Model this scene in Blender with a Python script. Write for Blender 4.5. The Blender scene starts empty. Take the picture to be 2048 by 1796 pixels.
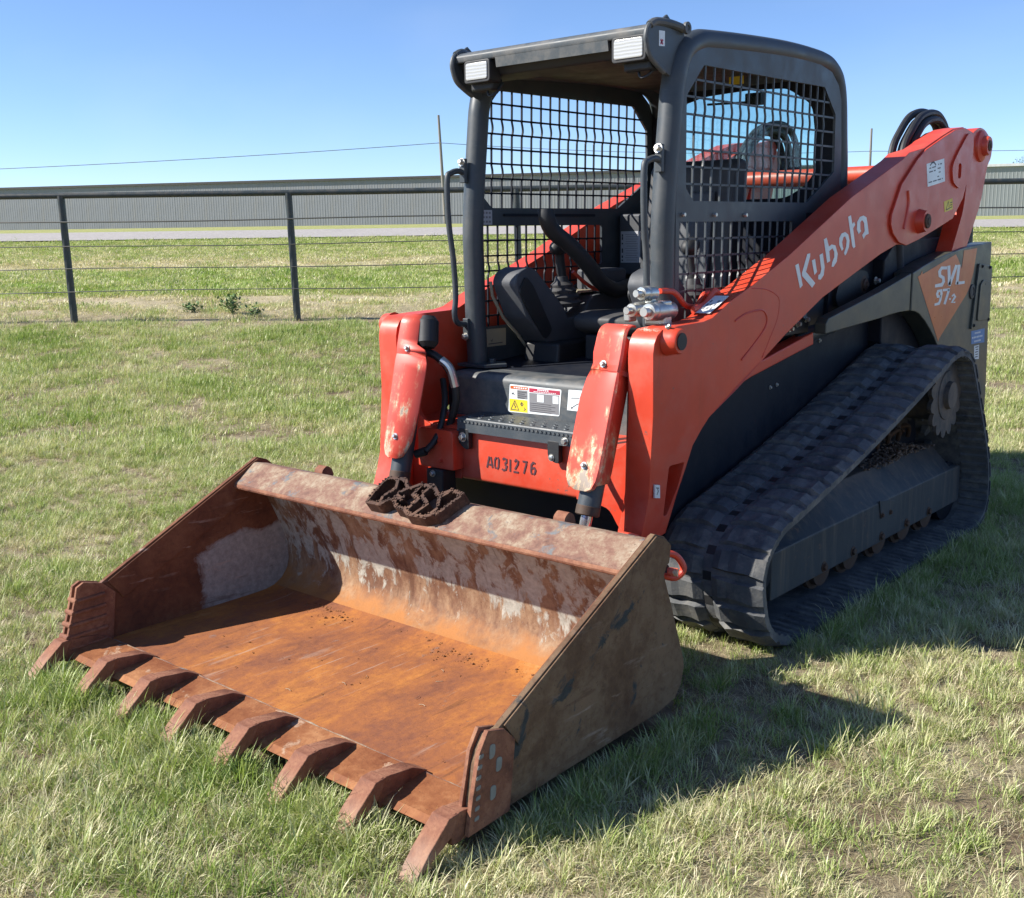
import bpy, bmesh, math, random
import numpy as np
from mathutils import Vector, Matrix, noise
R = math.radians
random.seed(7)
sc = bpy.context.scene
col = sc.collection

# ------------------------------------------------------------------ camera
cam_d = bpy.data.cameras.new('camera')
cam = bpy.data.objects.new('camera', cam_d)
col.objects.link(cam)
sc.camera = cam
CY, CP, CR = 0.7112457, -0.1930691, -0.0146484        # yaw, pitch, roll
CO = Vector((2.77855, -4.75320, 1.55225))
fw = Vector((-math.sin(CY)*math.cos(CP), math.cos(CY)*math.cos(CP), math.sin(CP)))
rt = Vector((math.cos(CY), math.sin(CY), 0))
up = rt.cross(fw)
r2 = rt*math.cos(CR) + up*math.sin(CR)
u2 = up*math.cos(CR) - rt*math.sin(CR)
m = Matrix((r2, u2, -fw)).transposed().to_4x4()
m.translation = CO
cam.matrix_world = m
cam_d.sensor_width = 36
cam_d.lens = 38.726
cam_d.clip_start = 0.05
cam_d.clip_end = 3000

# ------------------------------------------------------------------ world and sun
sun_dir = Vector((-0.57, -0.557, 0.616)).normalized()
elev = math.asin(sun_dir.z)
az = math.atan2(sun_dir.x, sun_dir.y)
world = bpy.data.worlds.new('World')
sc.world = world
world.use_nodes = True
nt = world.node_tree
nt.nodes.clear()
out = nt.nodes.new('ShaderNodeOutputWorld')
bg = nt.nodes.new('ShaderNodeBackground')
sky = nt.nodes.new('ShaderNodeTexSky')
sky.sky_type = 'NISHITA'
sky.sun_disc = False
sky.sun_elevation = elev
sky.sun_rotation = az
sky.altitude = 2500
sky.air_density = 1.0
sky.dust_density = 0.3
sky.ozone_density = 5.5
bg.inputs['Strength'].default_value = 0.104
# thin cirrus streaks, part of the sky itself
tc = nt.nodes.new('ShaderNodeTexCoord')
mp = nt.nodes.new('ShaderNodeMapping')
mp.inputs['Rotation'].default_value = (0.0, 0.0, R(40))
mp.inputs['Scale'].default_value = (1.2, 7.0, 9.0)
nz = nt.nodes.new('ShaderNodeTexNoise')
nz.inputs['Scale'].default_value = 1.6
nz.inputs['Detail'].default_value = 6
nz.inputs['Roughness'].default_value = 0.45
cr = nt.nodes.new('ShaderNodeValToRGB')
cr.color_ramp.elements[0].position = 0.50
cr.color_ramp.elements[0].color = (0, 0, 0, 1)
cr.color_ramp.elements[1].position = 0.85
cr.color_ramp.elements[1].color = (0.06, 0.06, 0.06, 1)
mx = nt.nodes.new('ShaderNodeMix')
mx.data_type = 'RGBA'
mx.inputs[7].default_value = (5.6, 5.9, 6.2, 1)
nt.links.new(tc.outputs['Generated'], mp.inputs['Vector'])
nt.links.new(mp.outputs['Vector'], nz.inputs['Vector'])
nt.links.new(nz.outputs['Fac'], cr.inputs['Fac'])
nt.links.new(cr.outputs['Color'], mx.inputs[0])
tint = nt.nodes.new('ShaderNodeMix')
tint.data_type = 'RGBA'
tint.blend_type = 'MULTIPLY'
tint.inputs[0].default_value = 1.0
tint.inputs[7].default_value = (1.0, 0.965, 1.0, 1)
nt.links.new(sky.outputs['Color'], tint.inputs[6])
nt.links.new(tint.outputs[2], mx.inputs[6])
nt.links.new(mx.outputs[2], bg.inputs['Color'])
nt.links.new(bg.outputs['Background'], out.inputs['Surface'])

sun_l = bpy.data.lights.new('sun', 'SUN')
sun_l.energy = 5.0
sun_l.angle = R(0.53)
sun_l.color = (1.0, 0.95, 0.87)
sun = bpy.data.objects.new('sun', sun_l)
col.objects.link(sun)
sun.rotation_euler = sun_dir.to_track_quat('Z', 'Y').to_euler()
sun.location = (-20, -20, 22)

sc.view_settings.view_transform = 'Standard'
sc.view_settings.look = 'None'
sc.view_settings.exposure = 0.88
sc.view_settings.gamma = 1.0
sc.view_settings.use_curve_mapping = False
sc.render.engine = 'CYCLES'
sc.cycles.max_bounces = 6
sc.cycles.diffuse_bounces = 3
sc.cycles.glossy_bounces = 3
sc.cycles.transmission_bounces = 5
sc.cycles.transparent_max_bounces = 8

# ------------------------------------------------------------------ material helpers
def srgb(r, g, b):
    f = lambda c: (c/255/12.92) if c/255 <= 0.04045 else ((c/255+0.055)/1.055)**2.4
    return (f(r), f(g), f(b))

class NT:
    def __init__(s, name):
        s.m = bpy.data.materials.new(name)
        s.m.use_nodes = True
        s.t = s.m.node_tree
        s.b = s.t.nodes['Principled BSDF']
        s.co = s.t.nodes.new('ShaderNodeTexCoord')
    def n(s, typ, **k):
        x = s.t.nodes.new(typ)
        for a, v in k.items():
            setattr(x, a, v)
        return x
    def l(s, a, b):
        s.t.links.new(a, b)
    def noise(s, scale, detail=4, rough=0.55, stretch=None, src='Object', off=(0, 0, 0), dist=0):
        v = s.co.outputs[src]
        if stretch or any(off):
            mp = s.n('ShaderNodeMapping')
            mp.inputs['Scale'].default_value = stretch or (1, 1, 1)
            mp.inputs['Location'].default_value = off
            s.l(v, mp.inputs['Vector'])
            v = mp.outputs['Vector']
        x = s.n('ShaderNodeTexNoise')
        x.inputs['Scale'].default_value = scale
        x.inputs['Detail'].default_value = detail
        x.inputs['Roughness'].default_value = rough
        x.inputs['Distortion'].default_value = dist
        s.l(v, x.inputs['Vector'])
        return x.outputs['Fac']
    def ramp(s, fac, stops):
        x = s.n('ShaderNodeValToRGB')
        e = x.color_ramp.elements
        while len(e) < len(stops):
            e.new(0.5)
        for i, (p, c) in enumerate(stops):
            e[i].position = p
            if not hasattr(c, '__len__'):
                c = (c, c, c)
            e[i].color = (*c[:3], 1)
        s.l(fac, x.inputs['Fac'])
        return x.outputs['Color']
    def mix(s, f, a, b, blend='MIX'):
        x = s.n('ShaderNodeMix', data_type='RGBA', blend_type=blend)
        for i, v in ((0, f), (6, a), (7, b)):
            if hasattr(v, 'is_linked') or hasattr(v, 'links'):
                s.l(v, x.inputs[i])
            elif i == 0:
                x.inputs[i].default_value = v
            else:
                x.inputs[i].default_value = (*v[:3], 1)
        return x.outputs[2]
    def math(s, op, a, b=None, clamp=False):
        x = s.n('ShaderNodeMath', operation=op, use_clamp=clamp)
        for i, v in enumerate((a, b)):
            if v is None:
                continue
            if hasattr(v, 'links'):
                s.l(v, x.inputs[i])
            else:
                x.inputs[i].default_value = v
        return x.outputs[0]
    def rng(s, v, a, b, c=0.0, d=1.0):
        x = s.n('ShaderNodeMapRange')
        s.l(v, x.inputs[0])
        for i, q in enumerate((a, b, c, d)):
            x.inputs[i+1].default_value = q
        return x.outputs[0]
    def xyz(s, src='Object'):
        x = s.n('ShaderNodeSeparateXYZ')
        s.l(s.co.outputs[src], x.inputs[0])
        return x.outputs
    def color(s, c):
        if hasattr(c, 'links'):
            s.l(c, s.b.inputs['Base Color'])
        else:
            s.b.inputs['Base Color'].default_value = (*c[:3], 1)
    def set(s, **k):
        for a, v in k.items():
            i = s.b.inputs[a.replace('_', ' ')]
            if hasattr(v, 'links'):
                s.l(v, i)
            else:
                i.default_value = v
    def bump(s, h, strength=0.3, dist=0.01):
        x = s.n('ShaderNodeBump')
        x.inputs['Strength'].default_value = strength
        x.inputs['Distance'].default_value = dist
        s.l(h, x.inputs['Height'])
        s.l(x.outputs[0], s.b.inputs['Normal'])

def painted(name, base, dust=(0.30, 0.25, 0.18), dustamt=0.25, rough=0.38, chip=None, chipamt=0.62, var=0.15):
    t = NT(name)
    n1 = t.noise(3.0, 5, 0.6)
    c = t.mix(t.rng(n1, 0.3, 0.75), tuple(v*(1-var) for v in base), tuple(min(1, v*(1+var)) for v in base))
    n2 = t.noise(9.0, 8, 0.7, off=(3, 1, 5))
    c = t.mix(t.math('MULTIPLY', t.rng(n2, 0.42, 0.8), dustamt), c, dust)
    sc1 = t.noise(14.0, 3, 0.6, stretch=(0.4, 3.0, 18.0), off=(1, 9, 2))
    c = t.mix(t.math('MULTIPLY', t.rng(sc1, 0.66, 0.74), 0.22), c, dust)
    if chip:
        n3 = t.noise(26.0, 8, 0.72, off=(7, 3, 1))
        n4 = t.noise(4.0, 2, 0.5, off=(2, 2, 9))
        k = t.math('ADD', t.math('MULTIPLY', n3, 0.6), t.math('MULTIPLY', n4, 0.4))
        kk = t.rng(k, chipamt, chipamt+0.015)
        c = t.mix(kk, c, chip)
        t.bump(kk, 0.25, -0.002)
    else:
        t.bump(n2, 0.06, 0.004)
    t.color(c)
    t.set(Roughness=t.rng(n2, 0.3, 0.75, rough-0.06, rough+0.22))
    return t.m

RED = (0.60, 0.058, 0.022)
M = {}
def red_mat():
    t = NT('red_paint')
    n1 = t.noise(2.2, 6, 0.65)
    c = t.mix(t.rng(n1, 0.3, 0.72), (0.50, 0.042, 0.018), (0.66, 0.070, 0.030))
    n2 = t.noise(7.0, 9, 0.72, off=(3, 1, 5))
    c = t.mix(t.math('MULTIPLY', t.rng(n2, 0.46, 0.76), 0.26), c, (0.48, 0.24, 0.16))
    run = t.noise(18, 5, 0.7, stretch=(1, 1, 0.10), off=(1, 2, 2))
    c = t.mix(t.math('MULTIPLY', t.rng(run, 0.60, 0.74), 0.20), c, (0.16, 0.035, 0.02))
    n3 = t.noise(45, 6, 0.75, off=(7, 3, 1))
    n4 = t.noise(3.0, 3, 0.5, off=(2, 2, 9))
    k = t.math('ADD', t.math('MULTIPLY', n3, 0.6), t.math('MULTIPLY', n4, 0.4))
    kk = t.rng(k, 0.635, 0.645)
    c = t.mix(kk, c, (0.16, 0.10, 0.08))
    t.color(c)
    t.bump(kk, 0.2, -0.002)
    t.set(Roughness=t.rng(n2, 0.3, 0.75, 0.30, 0.55))
    return t.m
M['red'] = red_mat()
M['red_worn'] = None
M['grey'] = painted('dark_grey_paint', (0.040, 0.050, 0.058), dust=(0.22, 0.20, 0.17), dustamt=0.20, rough=0.42)
M['grey_top'] = painted('scuffed_grey_paint', (0.060, 0.072, 0.080), dust=(0.36, 0.31, 0.25), dustamt=0.45, rough=0.5, chip=(0.35, 0.28, 0.2), chipamt=0.64)
M['olive'] = painted('grey_olive_panel', (0.045, 0.052, 0.044), dust=(0.16, 0.15, 0.10), dustamt=0.25, rough=0.36)
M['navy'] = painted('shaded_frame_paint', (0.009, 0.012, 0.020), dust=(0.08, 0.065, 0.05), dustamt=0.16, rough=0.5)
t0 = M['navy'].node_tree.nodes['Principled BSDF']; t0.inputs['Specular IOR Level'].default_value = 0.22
M['black'] = painted('black_plastic', (0.014, 0.015, 0.017), dust=(0.10, 0.09, 0.075), dustamt=0.15, rough=0.5)
def frame_mat():
    t = NT('dusty_undercarriage_paint')
    n1 = t.noise(2.5, 6, 0.65)
    c = t.mix(t.rng(n1, 0.35, 0.7), (0.018, 0.024, 0.032), (0.042, 0.050, 0.056))
    st = t.noise(16, 6, 0.7, stretch=(1, 1.6, 0.12))
    c = t.mix(t.math('MULTIPLY', t.rng(st, 0.50, 0.72), 0.55), c, (0.15, 0.12, 0.09))
    n3 = t.noise(12, 8, 0.75, off=(3, 3, 1))
    c = t.mix(t.math('MULTIPLY', t.rng(n3, 0.60, 0.68), 0.6), c, (0.15, 0.085, 0.055))
    x = t.xyz()
    n4 = t.noise(5, 8, 0.7, off=(9, 3, 1))
    up_ = t.math('MULTIPLY', t.rng(x[2], 0.34, 0.45), t.rng(n4, 0.42, 0.6))
    c = t.mix(t.math('MULTIPLY', up_, 0.6), c, (0.17, 0.125, 0.09))
    t.color(c)
    t.bump(t.math('ADD', n3, st), 0.25, 0.004)
    t.set(Roughness=0.62)
    return t.m
M['trackframe'] = frame_mat()
M['orange_decal'] = painted('orange_decal', (0.56, 0.115, 0.028), dustamt=0.12, rough=0.3)
M['white_decal'] = painted('white_decal', (0.72, 0.76, 0.76), dustamt=0.18, rough=0.35, var=0.03)
M['stencil'] = painted('stencil_ink', (0.07, 0.022, 0.03), dustamt=0.1, rough=0.6)
M['yellow_decal'] = painted('yellow_decal', (0.80, 0.60, 0.03), dustamt=0.1, rough=0.4)
M['blue_decal'] = painted('blue_decal', (0.055, 0.20, 0.46), dustamt=0.1, rough=0.4)
M['print'] = painted('dark_print', (0.05, 0.05, 0.06), dustamt=0.15, rough=0.6)
M['greyprint'] = painted('grey_print', (0.20, 0.20, 0.21), dustamt=0.15, rough=0.6)
M['crimson'] = painted('crimson_print', (0.42, 0.02, 0.06), dustamt=0.1, rough=0.5)
M['seat'] = painted('seat_vinyl', (0.035, 0.036, 0.040), dust=(0.16, 0.14, 0.11), dustamt=0.3, rough=0.55)
M['console'] = painted('charcoal_console', (0.060, 0.066, 0.076), dust=(0.2, 0.18, 0.15), dustamt=0.2, rough=0.6)
M['beige'] = painted('dusty_beige', (0.33, 0.29, 0.20), dustamt=0.1, rough=0.7)
M['pale_scrape'] = painted('pale_scrape', (0.22, 0.23, 0.21), dust=(0.12, 0.08, 0.06), dustamt=0.7, rough=0.7)
M['silver_label'] = painted('silver_label', (0.44, 0.45, 0.48), dustamt=0.12, rough=0.4)

def worn_red():
    t = NT('worn_red_paint')
    n1 = t.noise(3.0, 5, 0.6)
    c = t.mix(t.rng(n1, 0.3, 0.75), (0.56, 0.055, 0.03), (0.66, 0.085, 0.055))
    x = t.xyz()
    low = t.rng(x[2], 1.02, 0.66)
    n2 = t.noise(11.0, 8, 0.66, stretch=(1.6, 1, 0.5))
    n3 = t.noise(30.0, 6, 0.7, off=(4, 4, 4))
    k = t.math('ADD', t.math('MULTIPLY', n2, 0.75), t.math('MULTIPLY', n3, 0.25))
    k = t.math('ADD', k, t.math('MULTIPLY', low, 0.135))
    f1 = t.rng(k, 0.625, 0.65)
    f2 = t.rng(k, 0.652, 0.685)
    c = t.mix(t.rng(k, 0.57, 0.62), c, (0.66, 0.19, 0.11))
    c = t.mix(f1, c, (0.62, 0.46, 0.30))
    c = t.mix(f2, c, (0.33, 0.27, 0.22))
    t.color(c)
    t.bump(f1, 0.3, -0.003)
    t.set(Roughness=0.42)
    return t.m
M['red_worn'] = worn_red()

def metal(name, c, rough=0.35, rust=0.0):
    t = NT(name)
    n = t.noise(20, 6, 0.65)
    col_ = t.mix(t.rng(n, 0.55-rust*0.2, 0.75), c, (0.13, 0.065, 0.04)) if rust else t.mix(t.rng(n, 0.3, 0.8), c, tuple(v*0.7 for v in c))
    t.color(col_)
    t.set(Metallic=0.85 if not rust else 0.5, Roughness=t.rng(n, 0.3, 0.8, rough-0.08, rough+0.2))
    return t.m
M['steel'] = metal('zinc_steel', (0.62, 0.61, 0.56), 0.32)
M['chrome'] = metal('chrome_rod', (0.75, 0.77, 0.8), 0.12)
M['rusty_metal'] = metal('rusty_metal', (0.09, 0.065, 0.05), 0.7, rust=0.9)
M['wire'] = metal('wire_metal', (0.16, 0.16, 0.15), 0.5)

def rust_mat(name, stops, patch=None, pcol=None, pth=0.55, stretch=(1, 1, 1), scale=3.0, dark=0.25, bumpk=0.35, fine=40, extra=None, scr=None):
    """rusted plate: colour ramp over layered noise, optional ragged remains of old coating"""
    t = NT(name)
    n1 = t.noise(scale, 9, 0.62, stretch=stretch, dist=0.35)
    n2 = t.noise(fine, 6, 0.7)
    nm = t.noise(scale*6, 7, 0.72, stretch=stretch, off=(2, 7, 3), dist=0.5)
    k = t.math('ADD', t.math('MULTIPLY', n1, 0.58), t.math('MULTIPLY', nm, 0.27))
    k = t.math('ADD', k, t.math('MULTIPLY', n2, 0.15))
    k = t.math('ADD', t.math('MULTIPLY', t.math('SUBTRACT', k, 0.5), 1.45), 0.5)
    c = t.ramp(k, stops)
    n4 = t.noise(scale*5, 8, 0.7, stretch=stretch, off=(5, 2, 8), dist=0.6)
    c = t.mix(t.math('MULTIPLY', t.rng(n4, 0.55, 0.75), dark), c, (0.055, 0.028, 0.018))
    pit = t.noise(130, 3, 0.6, off=(1, 1, 4))
    c = t.mix(t.math('MULTIPLY', t.rng(pit, 0.62, 0.70), 0.45), c, (0.05, 0.022, 0.014))
    h = t.math('SUBTRACT', n2, t.math('MULTIPLY', t.rng(pit, 0.60, 0.68), 0.4))
    if patch:
        p1 = t.noise(patch, 10, 0.68, off=(9, 4, 2), stretch=stretch, dist=0.4)
        if extra:
            p1 = extra(t, p1)
        f = t.rng(p1, pth, pth+0.06)
        c = t.mix(f, c, t.mix(t.rng(n2, 0.35, 0.7), pcol, tuple(v*0.62 for v in pcol)))
        h = t.math('ADD', n2, t.math('MULTIPLY', f, 0.5))
    if scr:
        sn = t.noise(9, 4, 0.6, stretch=scr, off=(3, 8, 1), dist=0.15)
        sf = t.rng(sn, 0.60, 0.68)
        sm = t.rng(t.noise(2.2, 4, 0.6, off=(5, 5, 5)), 0.46, 0.62)
        sf = t.math('MULTIPLY', t.math('MULTIPLY', sf, sm), 0.55)
        c = t.mix(sf, c, (0.42, 0.33, 0.27))
        sn2 = t.noise(7, 4, 0.6, stretch=scr, off=(13, 2, 1), dist=0.2)
        c = t.mix(t.math('MULTIPLY', t.rng(sn2, 0.62, 0.70), 0.45), c, (0.085, 0.038, 0.022))
    t.color(c)
    t.bump(h, bumpk, 0.006)
    t.set(Roughness=t.rng(k, 0.3, 0.7, 0.62, 0.9), Specular_IOR_Level=0.22)
    return t.m

# floor: bright orange rust with brown sweeps fore and aft
M['floor_rust'] = rust_mat('floor_rust', [(0.26, (0.12, 0.048, 0.030)), (0.40, (0.22, 0.085, 0.045)), (0.52, (0.32, 0.118, 0.042)), (0.62, (0.43, 0.165, 0.042)), (0.76, (0.50, 0.26, 0.10))],
    patch=5.0, pcol=(0.26, 0.17, 0.14), pth=0.62, stretch=(1.25, 0.6, 1), scale=2.1, dark=0.35, bumpk=0.3, scr=(4.5, 0.35, 1))
M['edge_rust'] = rust_mat('edge_rust', [(0.32, (0.16, 0.05, 0.02)), (0.5, (0.26, 0.10, 0.04)), (0.66, (0.38, 0.18, 0.08))],
    patch=9, pcol=(0.46, 0.30, 0.2), pth=0.60, scale=5, dark=0.3)
M['tooth_rust'] = rust_mat('tooth_rust', [(0.30, (0.11, 0.045, 0.030)), (0.5, (0.22, 0.092, 0.055)), (0.70, (0.34, 0.17, 0.10))], scale=9, dark=0.3, bumpk=0.5,
    patch=14, pcol=(0.36, 0.26, 0.19), pth=0.66)
def tip_wear():
    m_ = M['tooth_rust']; nt_ = m_.node_tree; b_ = nt_.nodes['Principled BSDF']
    old = b_.inputs['Base Color'].links[0].from_socket
    tc_ = nt_.nodes.new('ShaderNodeTexCoord'); sx = nt_.nodes.new('ShaderNodeSeparateXYZ')
    nt_.links.new(tc_.outputs['Object'], sx.inputs[0])
    nn = nt_.nodes.new('ShaderNodeTexNoise'); nn.inputs['Scale'].default_value = 30; nn.inputs['Detail'].default_value = 6
    nt_.links.new(tc_.outputs['Object'], nn.inputs['Vector'])
    mr = nt_.nodes.new('ShaderNodeMapRange'); mr.inputs[1].default_value = -2.98; mr.inputs[2].default_value = -3.06
    nt_.links.new(sx.outputs[1], mr.inputs[0])
    ml = nt_.nodes.new('ShaderNodeMath'); ml.operation = 'MULTIPLY'
    nt_.links.new(mr.outputs[0], ml.inputs[0]); nt_.links.new(nn.outputs['Fac'], ml.inputs[1])
    mx_ = nt_.nodes.new('ShaderNodeMix'); mx_.data_type = 'RGBA'
    nt_.links.new(ml.outputs[0], mx_.inputs[0]); nt_.links.new(old, mx_.inputs[6]); mx_.inputs[7].default_value = (0.42, 0.32, 0.25, 1)
    nt_.links.new(mx_.outputs[2], b_.inputs['Base Color'])
tip_wear()
def back_extra(t, p):
    x = t.xyz()
    # bare steel colour is kept on the belly of the back plate, rust wins near the floor
    low = t.rng(x[2], 0.26, 0.11)
    return t.math('SUBTRACT', p, t.math('MULTIPLY', low, 0.17))
def orange_foot():
    m_ = M['back_rust']; nt_ = m_.node_tree; b_ = nt_.nodes['Principled BSDF']
    old = b_.inputs['Base Color'].links[0].from_socket
    N_ = nt_.nodes.new
    tc_ = N_('ShaderNodeTexCoord'); sx = N_('ShaderNodeSeparateXYZ'); nt_.links.new(tc_.outputs['Object'], sx.inputs[0])
    nn = N_('ShaderNodeTexNoise'); nn.inputs['Scale'].default_value = 7; nn.inputs['Detail'].default_value = 8; nn.inputs['Roughness'].default_value = .65
    nt_.links.new(tc_.outputs['Object'], nn.inputs['Vector'])
    ad = N_('ShaderNodeMath'); ad.operation = 'MULTIPLY_ADD'; ad.inputs[1].default_value = .30
    nt_.links.new(nn.outputs['Fac'], ad.inputs[0]); nt_.links.new(sx.outputs[2], ad.inputs[2])
    mr = N_('ShaderNodeMapRange'); mr.inputs[1].default_value = .32; mr.inputs[2].default_value = .23
    nt_.links.new(ad.outputs[0], mr.inputs[0])
    mx_ = N_('ShaderNodeMix'); mx_.data_type = 'RGBA'
    nt_.links.new(mr.outputs[0], mx_.inputs[0]); nt_.links.new(old, mx_.inputs[6]); mx_.inputs[7].default_value = (0.36, 0.15, 0.048, 1)
    nt_.links.new(mx_.outputs[2], b_.inputs['Base Color'])
M['back_rust'] = rust_mat('back_rust', [(0.28, (0.085, 0.042, 0.028)), (0.44, (0.17, 0.085, 0.050)), (0.56, (0.28, 0.17, 0.10)), (0.72, (0.40, 0.29, 0.19))],
    patch=13.0, pcol=(0.45, 0.425, 0.36), pth=0.452, stretch=(1, 1, 0.42), scale=5, dark=0.35, extra=back_extra, scr=(4, 1, 0.4))
orange_foot()
M['lip_rust'] = rust_mat('lip_rust', [(0.30, (0.11, 0.056, 0.042)), (0.44, (0.20, 0.105, 0.075)), (0.54, (0.26, 0.175, 0.12)), (0.68, (0.36, 0.30, 0.22))],
    patch=7.0, pcol=(0.17, 0.18, 0.185), pth=0.57, scale=10, dark=0.5, bumpk=0.3)
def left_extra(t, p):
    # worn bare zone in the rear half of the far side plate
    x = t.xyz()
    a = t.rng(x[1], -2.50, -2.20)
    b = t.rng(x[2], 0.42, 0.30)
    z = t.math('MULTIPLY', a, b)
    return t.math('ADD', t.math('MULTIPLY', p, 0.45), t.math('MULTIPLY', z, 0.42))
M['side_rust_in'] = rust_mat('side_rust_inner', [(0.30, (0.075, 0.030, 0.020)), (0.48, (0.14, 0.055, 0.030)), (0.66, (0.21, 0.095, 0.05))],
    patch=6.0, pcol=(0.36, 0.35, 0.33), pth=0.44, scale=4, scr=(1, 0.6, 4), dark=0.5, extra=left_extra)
def side_low(t, p):
    x = t.xyz()
    # a grimy black smear keeps to the fold under the top reinforcement
    d = t.math('SUBTRACT', x[2], t.math('ADD', t.math('MULTIPLY', x[1], 0.47), 1.47))
    k = t.math('ABSOLUTE', d)
    return t.math('ADD', p, t.math('MULTIPLY', t.rng(k, 0.05, 0.0), 0.11))
M['side_rust_out'] = rust_mat('side_rust_outer', [(0.30, (0.085, 0.042, 0.024)), (0.46, (0.14, 0.082, 0.047)), (0.58, (0.19, 0.124, 0.074)), (0.72, (0.22, 0.135, 0.08))],
    patch=8, pcol=(0.055, 0.06, 0.06), pth=0.60, scale=4.5, dark=0.5, scr=(1, .5, 3), extra=side_low)

M['dark_rust'] = rust_mat('dark_rust', [(0.30, (0.030, 0.018, 0.015)), (0.5, (0.075, 0.040, 0.028)), (0.70, (0.17, 0.095, 0.062))], scale=14, dark=0.3, bumpk=0.5)
t = NT('rusty_dirt')
n_ = t.noise(35, 5, .6)
t.color(t.mix(t.rng(n_, .35, .65), (.10, .045, .025), (.30, .13, .055)))
t.set(Roughness=0.95, Specular_IOR_Level=0.1)
M['dirt'] = t.m
def rubber():
    t = NT('track_rubber')
    n1 = t.noise(5, 6, 0.65)
    n2 = t.noise(60, 5, 0.7)
    c = t.mix(t.rng(n1, 0.35, 0.7), (0.048, 0.053, 0.060), (0.115, 0.118, 0.120))
    g = t.noise(11, 8, 0.7, off=(3, 3, 3))
    c = t.mix(t.math('MULTIPLY', t.rng(g, 0.46, 0.7), 0.6), c, (0.25, 0.235, 0.205))
    t.color(c)
    t.bump(t.math('ADD', n2, n1), 0.35, 0.006)
    t.set(Roughness=0.8)
    return t.m
M['rubber'] = rubber()

def glass_mat():
    t = NT('tinted_glass')
    tr = t.n('ShaderNodeBsdfTransparent')
    tr.inputs[0].default_value = (0.78, 0.93, 0.92, 1)
    gl = t.n('ShaderNodeBsdfGlossy')
    gl.inputs['Roughness'].default_value = 0.04
    df = t.n('ShaderNodeBsdfDiffuse')
    df.inputs['Color'].default_value = (0.50, 0.55, 0.52, 1)
    fr = t.n('ShaderNodeFresnel')
    fr.inputs[0].default_value = 1.5
    m1 = t.n('ShaderNodeMixShader')
    t.l(fr.outputs[0], m1.inputs[0]); t.l(tr.outputs[0], m1.inputs[1]); t.l(gl.outputs[0], m1.inputs[2])
    n = t.noise(30, 6, 0.8)
    m2 = t.n('ShaderNodeMixShader')
    t.l(t.math('MULTIPLY', t.rng(n, 0.4, 0.8), 0.14), m2.inputs[0])
    t.l(m1.outputs[0], m2.inputs[1]); t.l(df.outputs[0], m2.inputs[2])
    o = t.t.nodes['Material Output']
    t.l(m2.outputs[0], o.inputs['Surface'])
    return t.m
M['glass'] = glass_mat()

def lens_mat():
    t = NT('headlight_lens')
    w = t.n('ShaderNodeTexWave', bands_direction='Z')
    w.inputs['Scale'].default_value = 26
    w.inputs['Distortion'].default_value = 1.2
    t.l(t.co.outputs['Object'], w.inputs['Vector'])
    t.color(t.mix(w.outputs['Fac'], (0.42, 0.42, 0.40), (0.54, 0.54, 0.51)))
    t.bump(w.outputs['Fac'], 0.25, 0.002)
    t.set(Roughness=0.2, Metallic=0.2)
    return t.m
M['lens'] = lens_mat()

# ------------------------------------------------------------------ mesh helpers
SHARP = R(32)
def finish(bm, name, mat, parent=None, bevel=0, seg=2, smooth=True, loc=None, link=True, normals=True):
    if normals:
        bmesh.ops.recalc_face_normals(bm, faces=bm.faces[:])
    if smooth:
        for f in bm.faces:
            f.smooth = True
        for e in bm.edges:
            if len(e.link_faces) == 2:
                if e.calc_face_angle(0) > SHARP:
                    e.smooth = False
    me = bpy.data.meshes.new(name)
    bm.to_mesh(me)
    bm.free()
    mats = mat if isinstance(mat, (list, tuple)) else [mat]
    for mm in mats:
        me.materials.append(M[mm] if isinstance(mm, str) else mm)
    o = bpy.data.objects.new(name, me)
    if link:
        col.objects.link(o)
    if parent:
        o.parent = parent
        o.matrix_parent_inverse = Matrix()
    if loc is not None:
        o.location = loc
    if bevel:
        b = o.modifiers.new('bevel', 'BEVEL')
        b.width = bevel
        b.segments = seg
        b.limit_method = 'ANGLE'
        b.angle_limit = R(40)
        b.harden_normals = True
    return o

def prism(bm, prof, x0, x1, axis='x', mi=0):
    """closed 2D outline (a,b) extruded along an axis: x -> (y,z), y -> (x,z), z -> (x,y)"""
    def P(a, b, c):
        return {'x': (c, a, b), 'y': (a, c, b), 'z': (a, b, c)}[axis]
    v0 = [bm.verts.new(P(a, b, x0)) for a, b in prof]
    v1 = [bm.verts.new(P(a, b, x1)) for a, b in prof]
    n = len(prof)
    fs = [bm.faces.new(v0), bm.faces.new(v1[::-1])]
    for i in range(n):
        j = (i+1) % n
        fs.append(bm.faces.new((v0[j], v0[i], v1[i], v1[j])))
    for f in fs:
        f.material_index = mi
    return v0, v1

def box(bm, c, s, rot=None, mi=0):
    vs = []
    for dx, dy, dz in ((-1,-1,-1),(1,-1,-1),(1,1,-1),(-1,1,-1),(-1,-1,1),(1,-1,1),(1,1,1),(-1,1,1)):
        p = Vector((dx*s[0]/2, dy*s[1]/2, dz*s[2]/2))
        if rot is not None:
            p = rot @ p
        vs.append(bm.verts.new(p + Vector(c)))
    for q in ((0,3,2,1),(4,5,6,7),(0,1,5,4),(1,2,6,5),(2,3,7,6),(3,0,4,7)):
        f = bm.faces.new([vs[i] for i in q])
        f.material_index = mi

def frame_at(d):
    d = Vector(d).normalized()
    a = Vector((0, 0, 1)) if abs(d.z) < 0.9 else Vector((1, 0, 0))
    u = d.cross(a).normalized()
    return u, d.cross(u).normalized()

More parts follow.
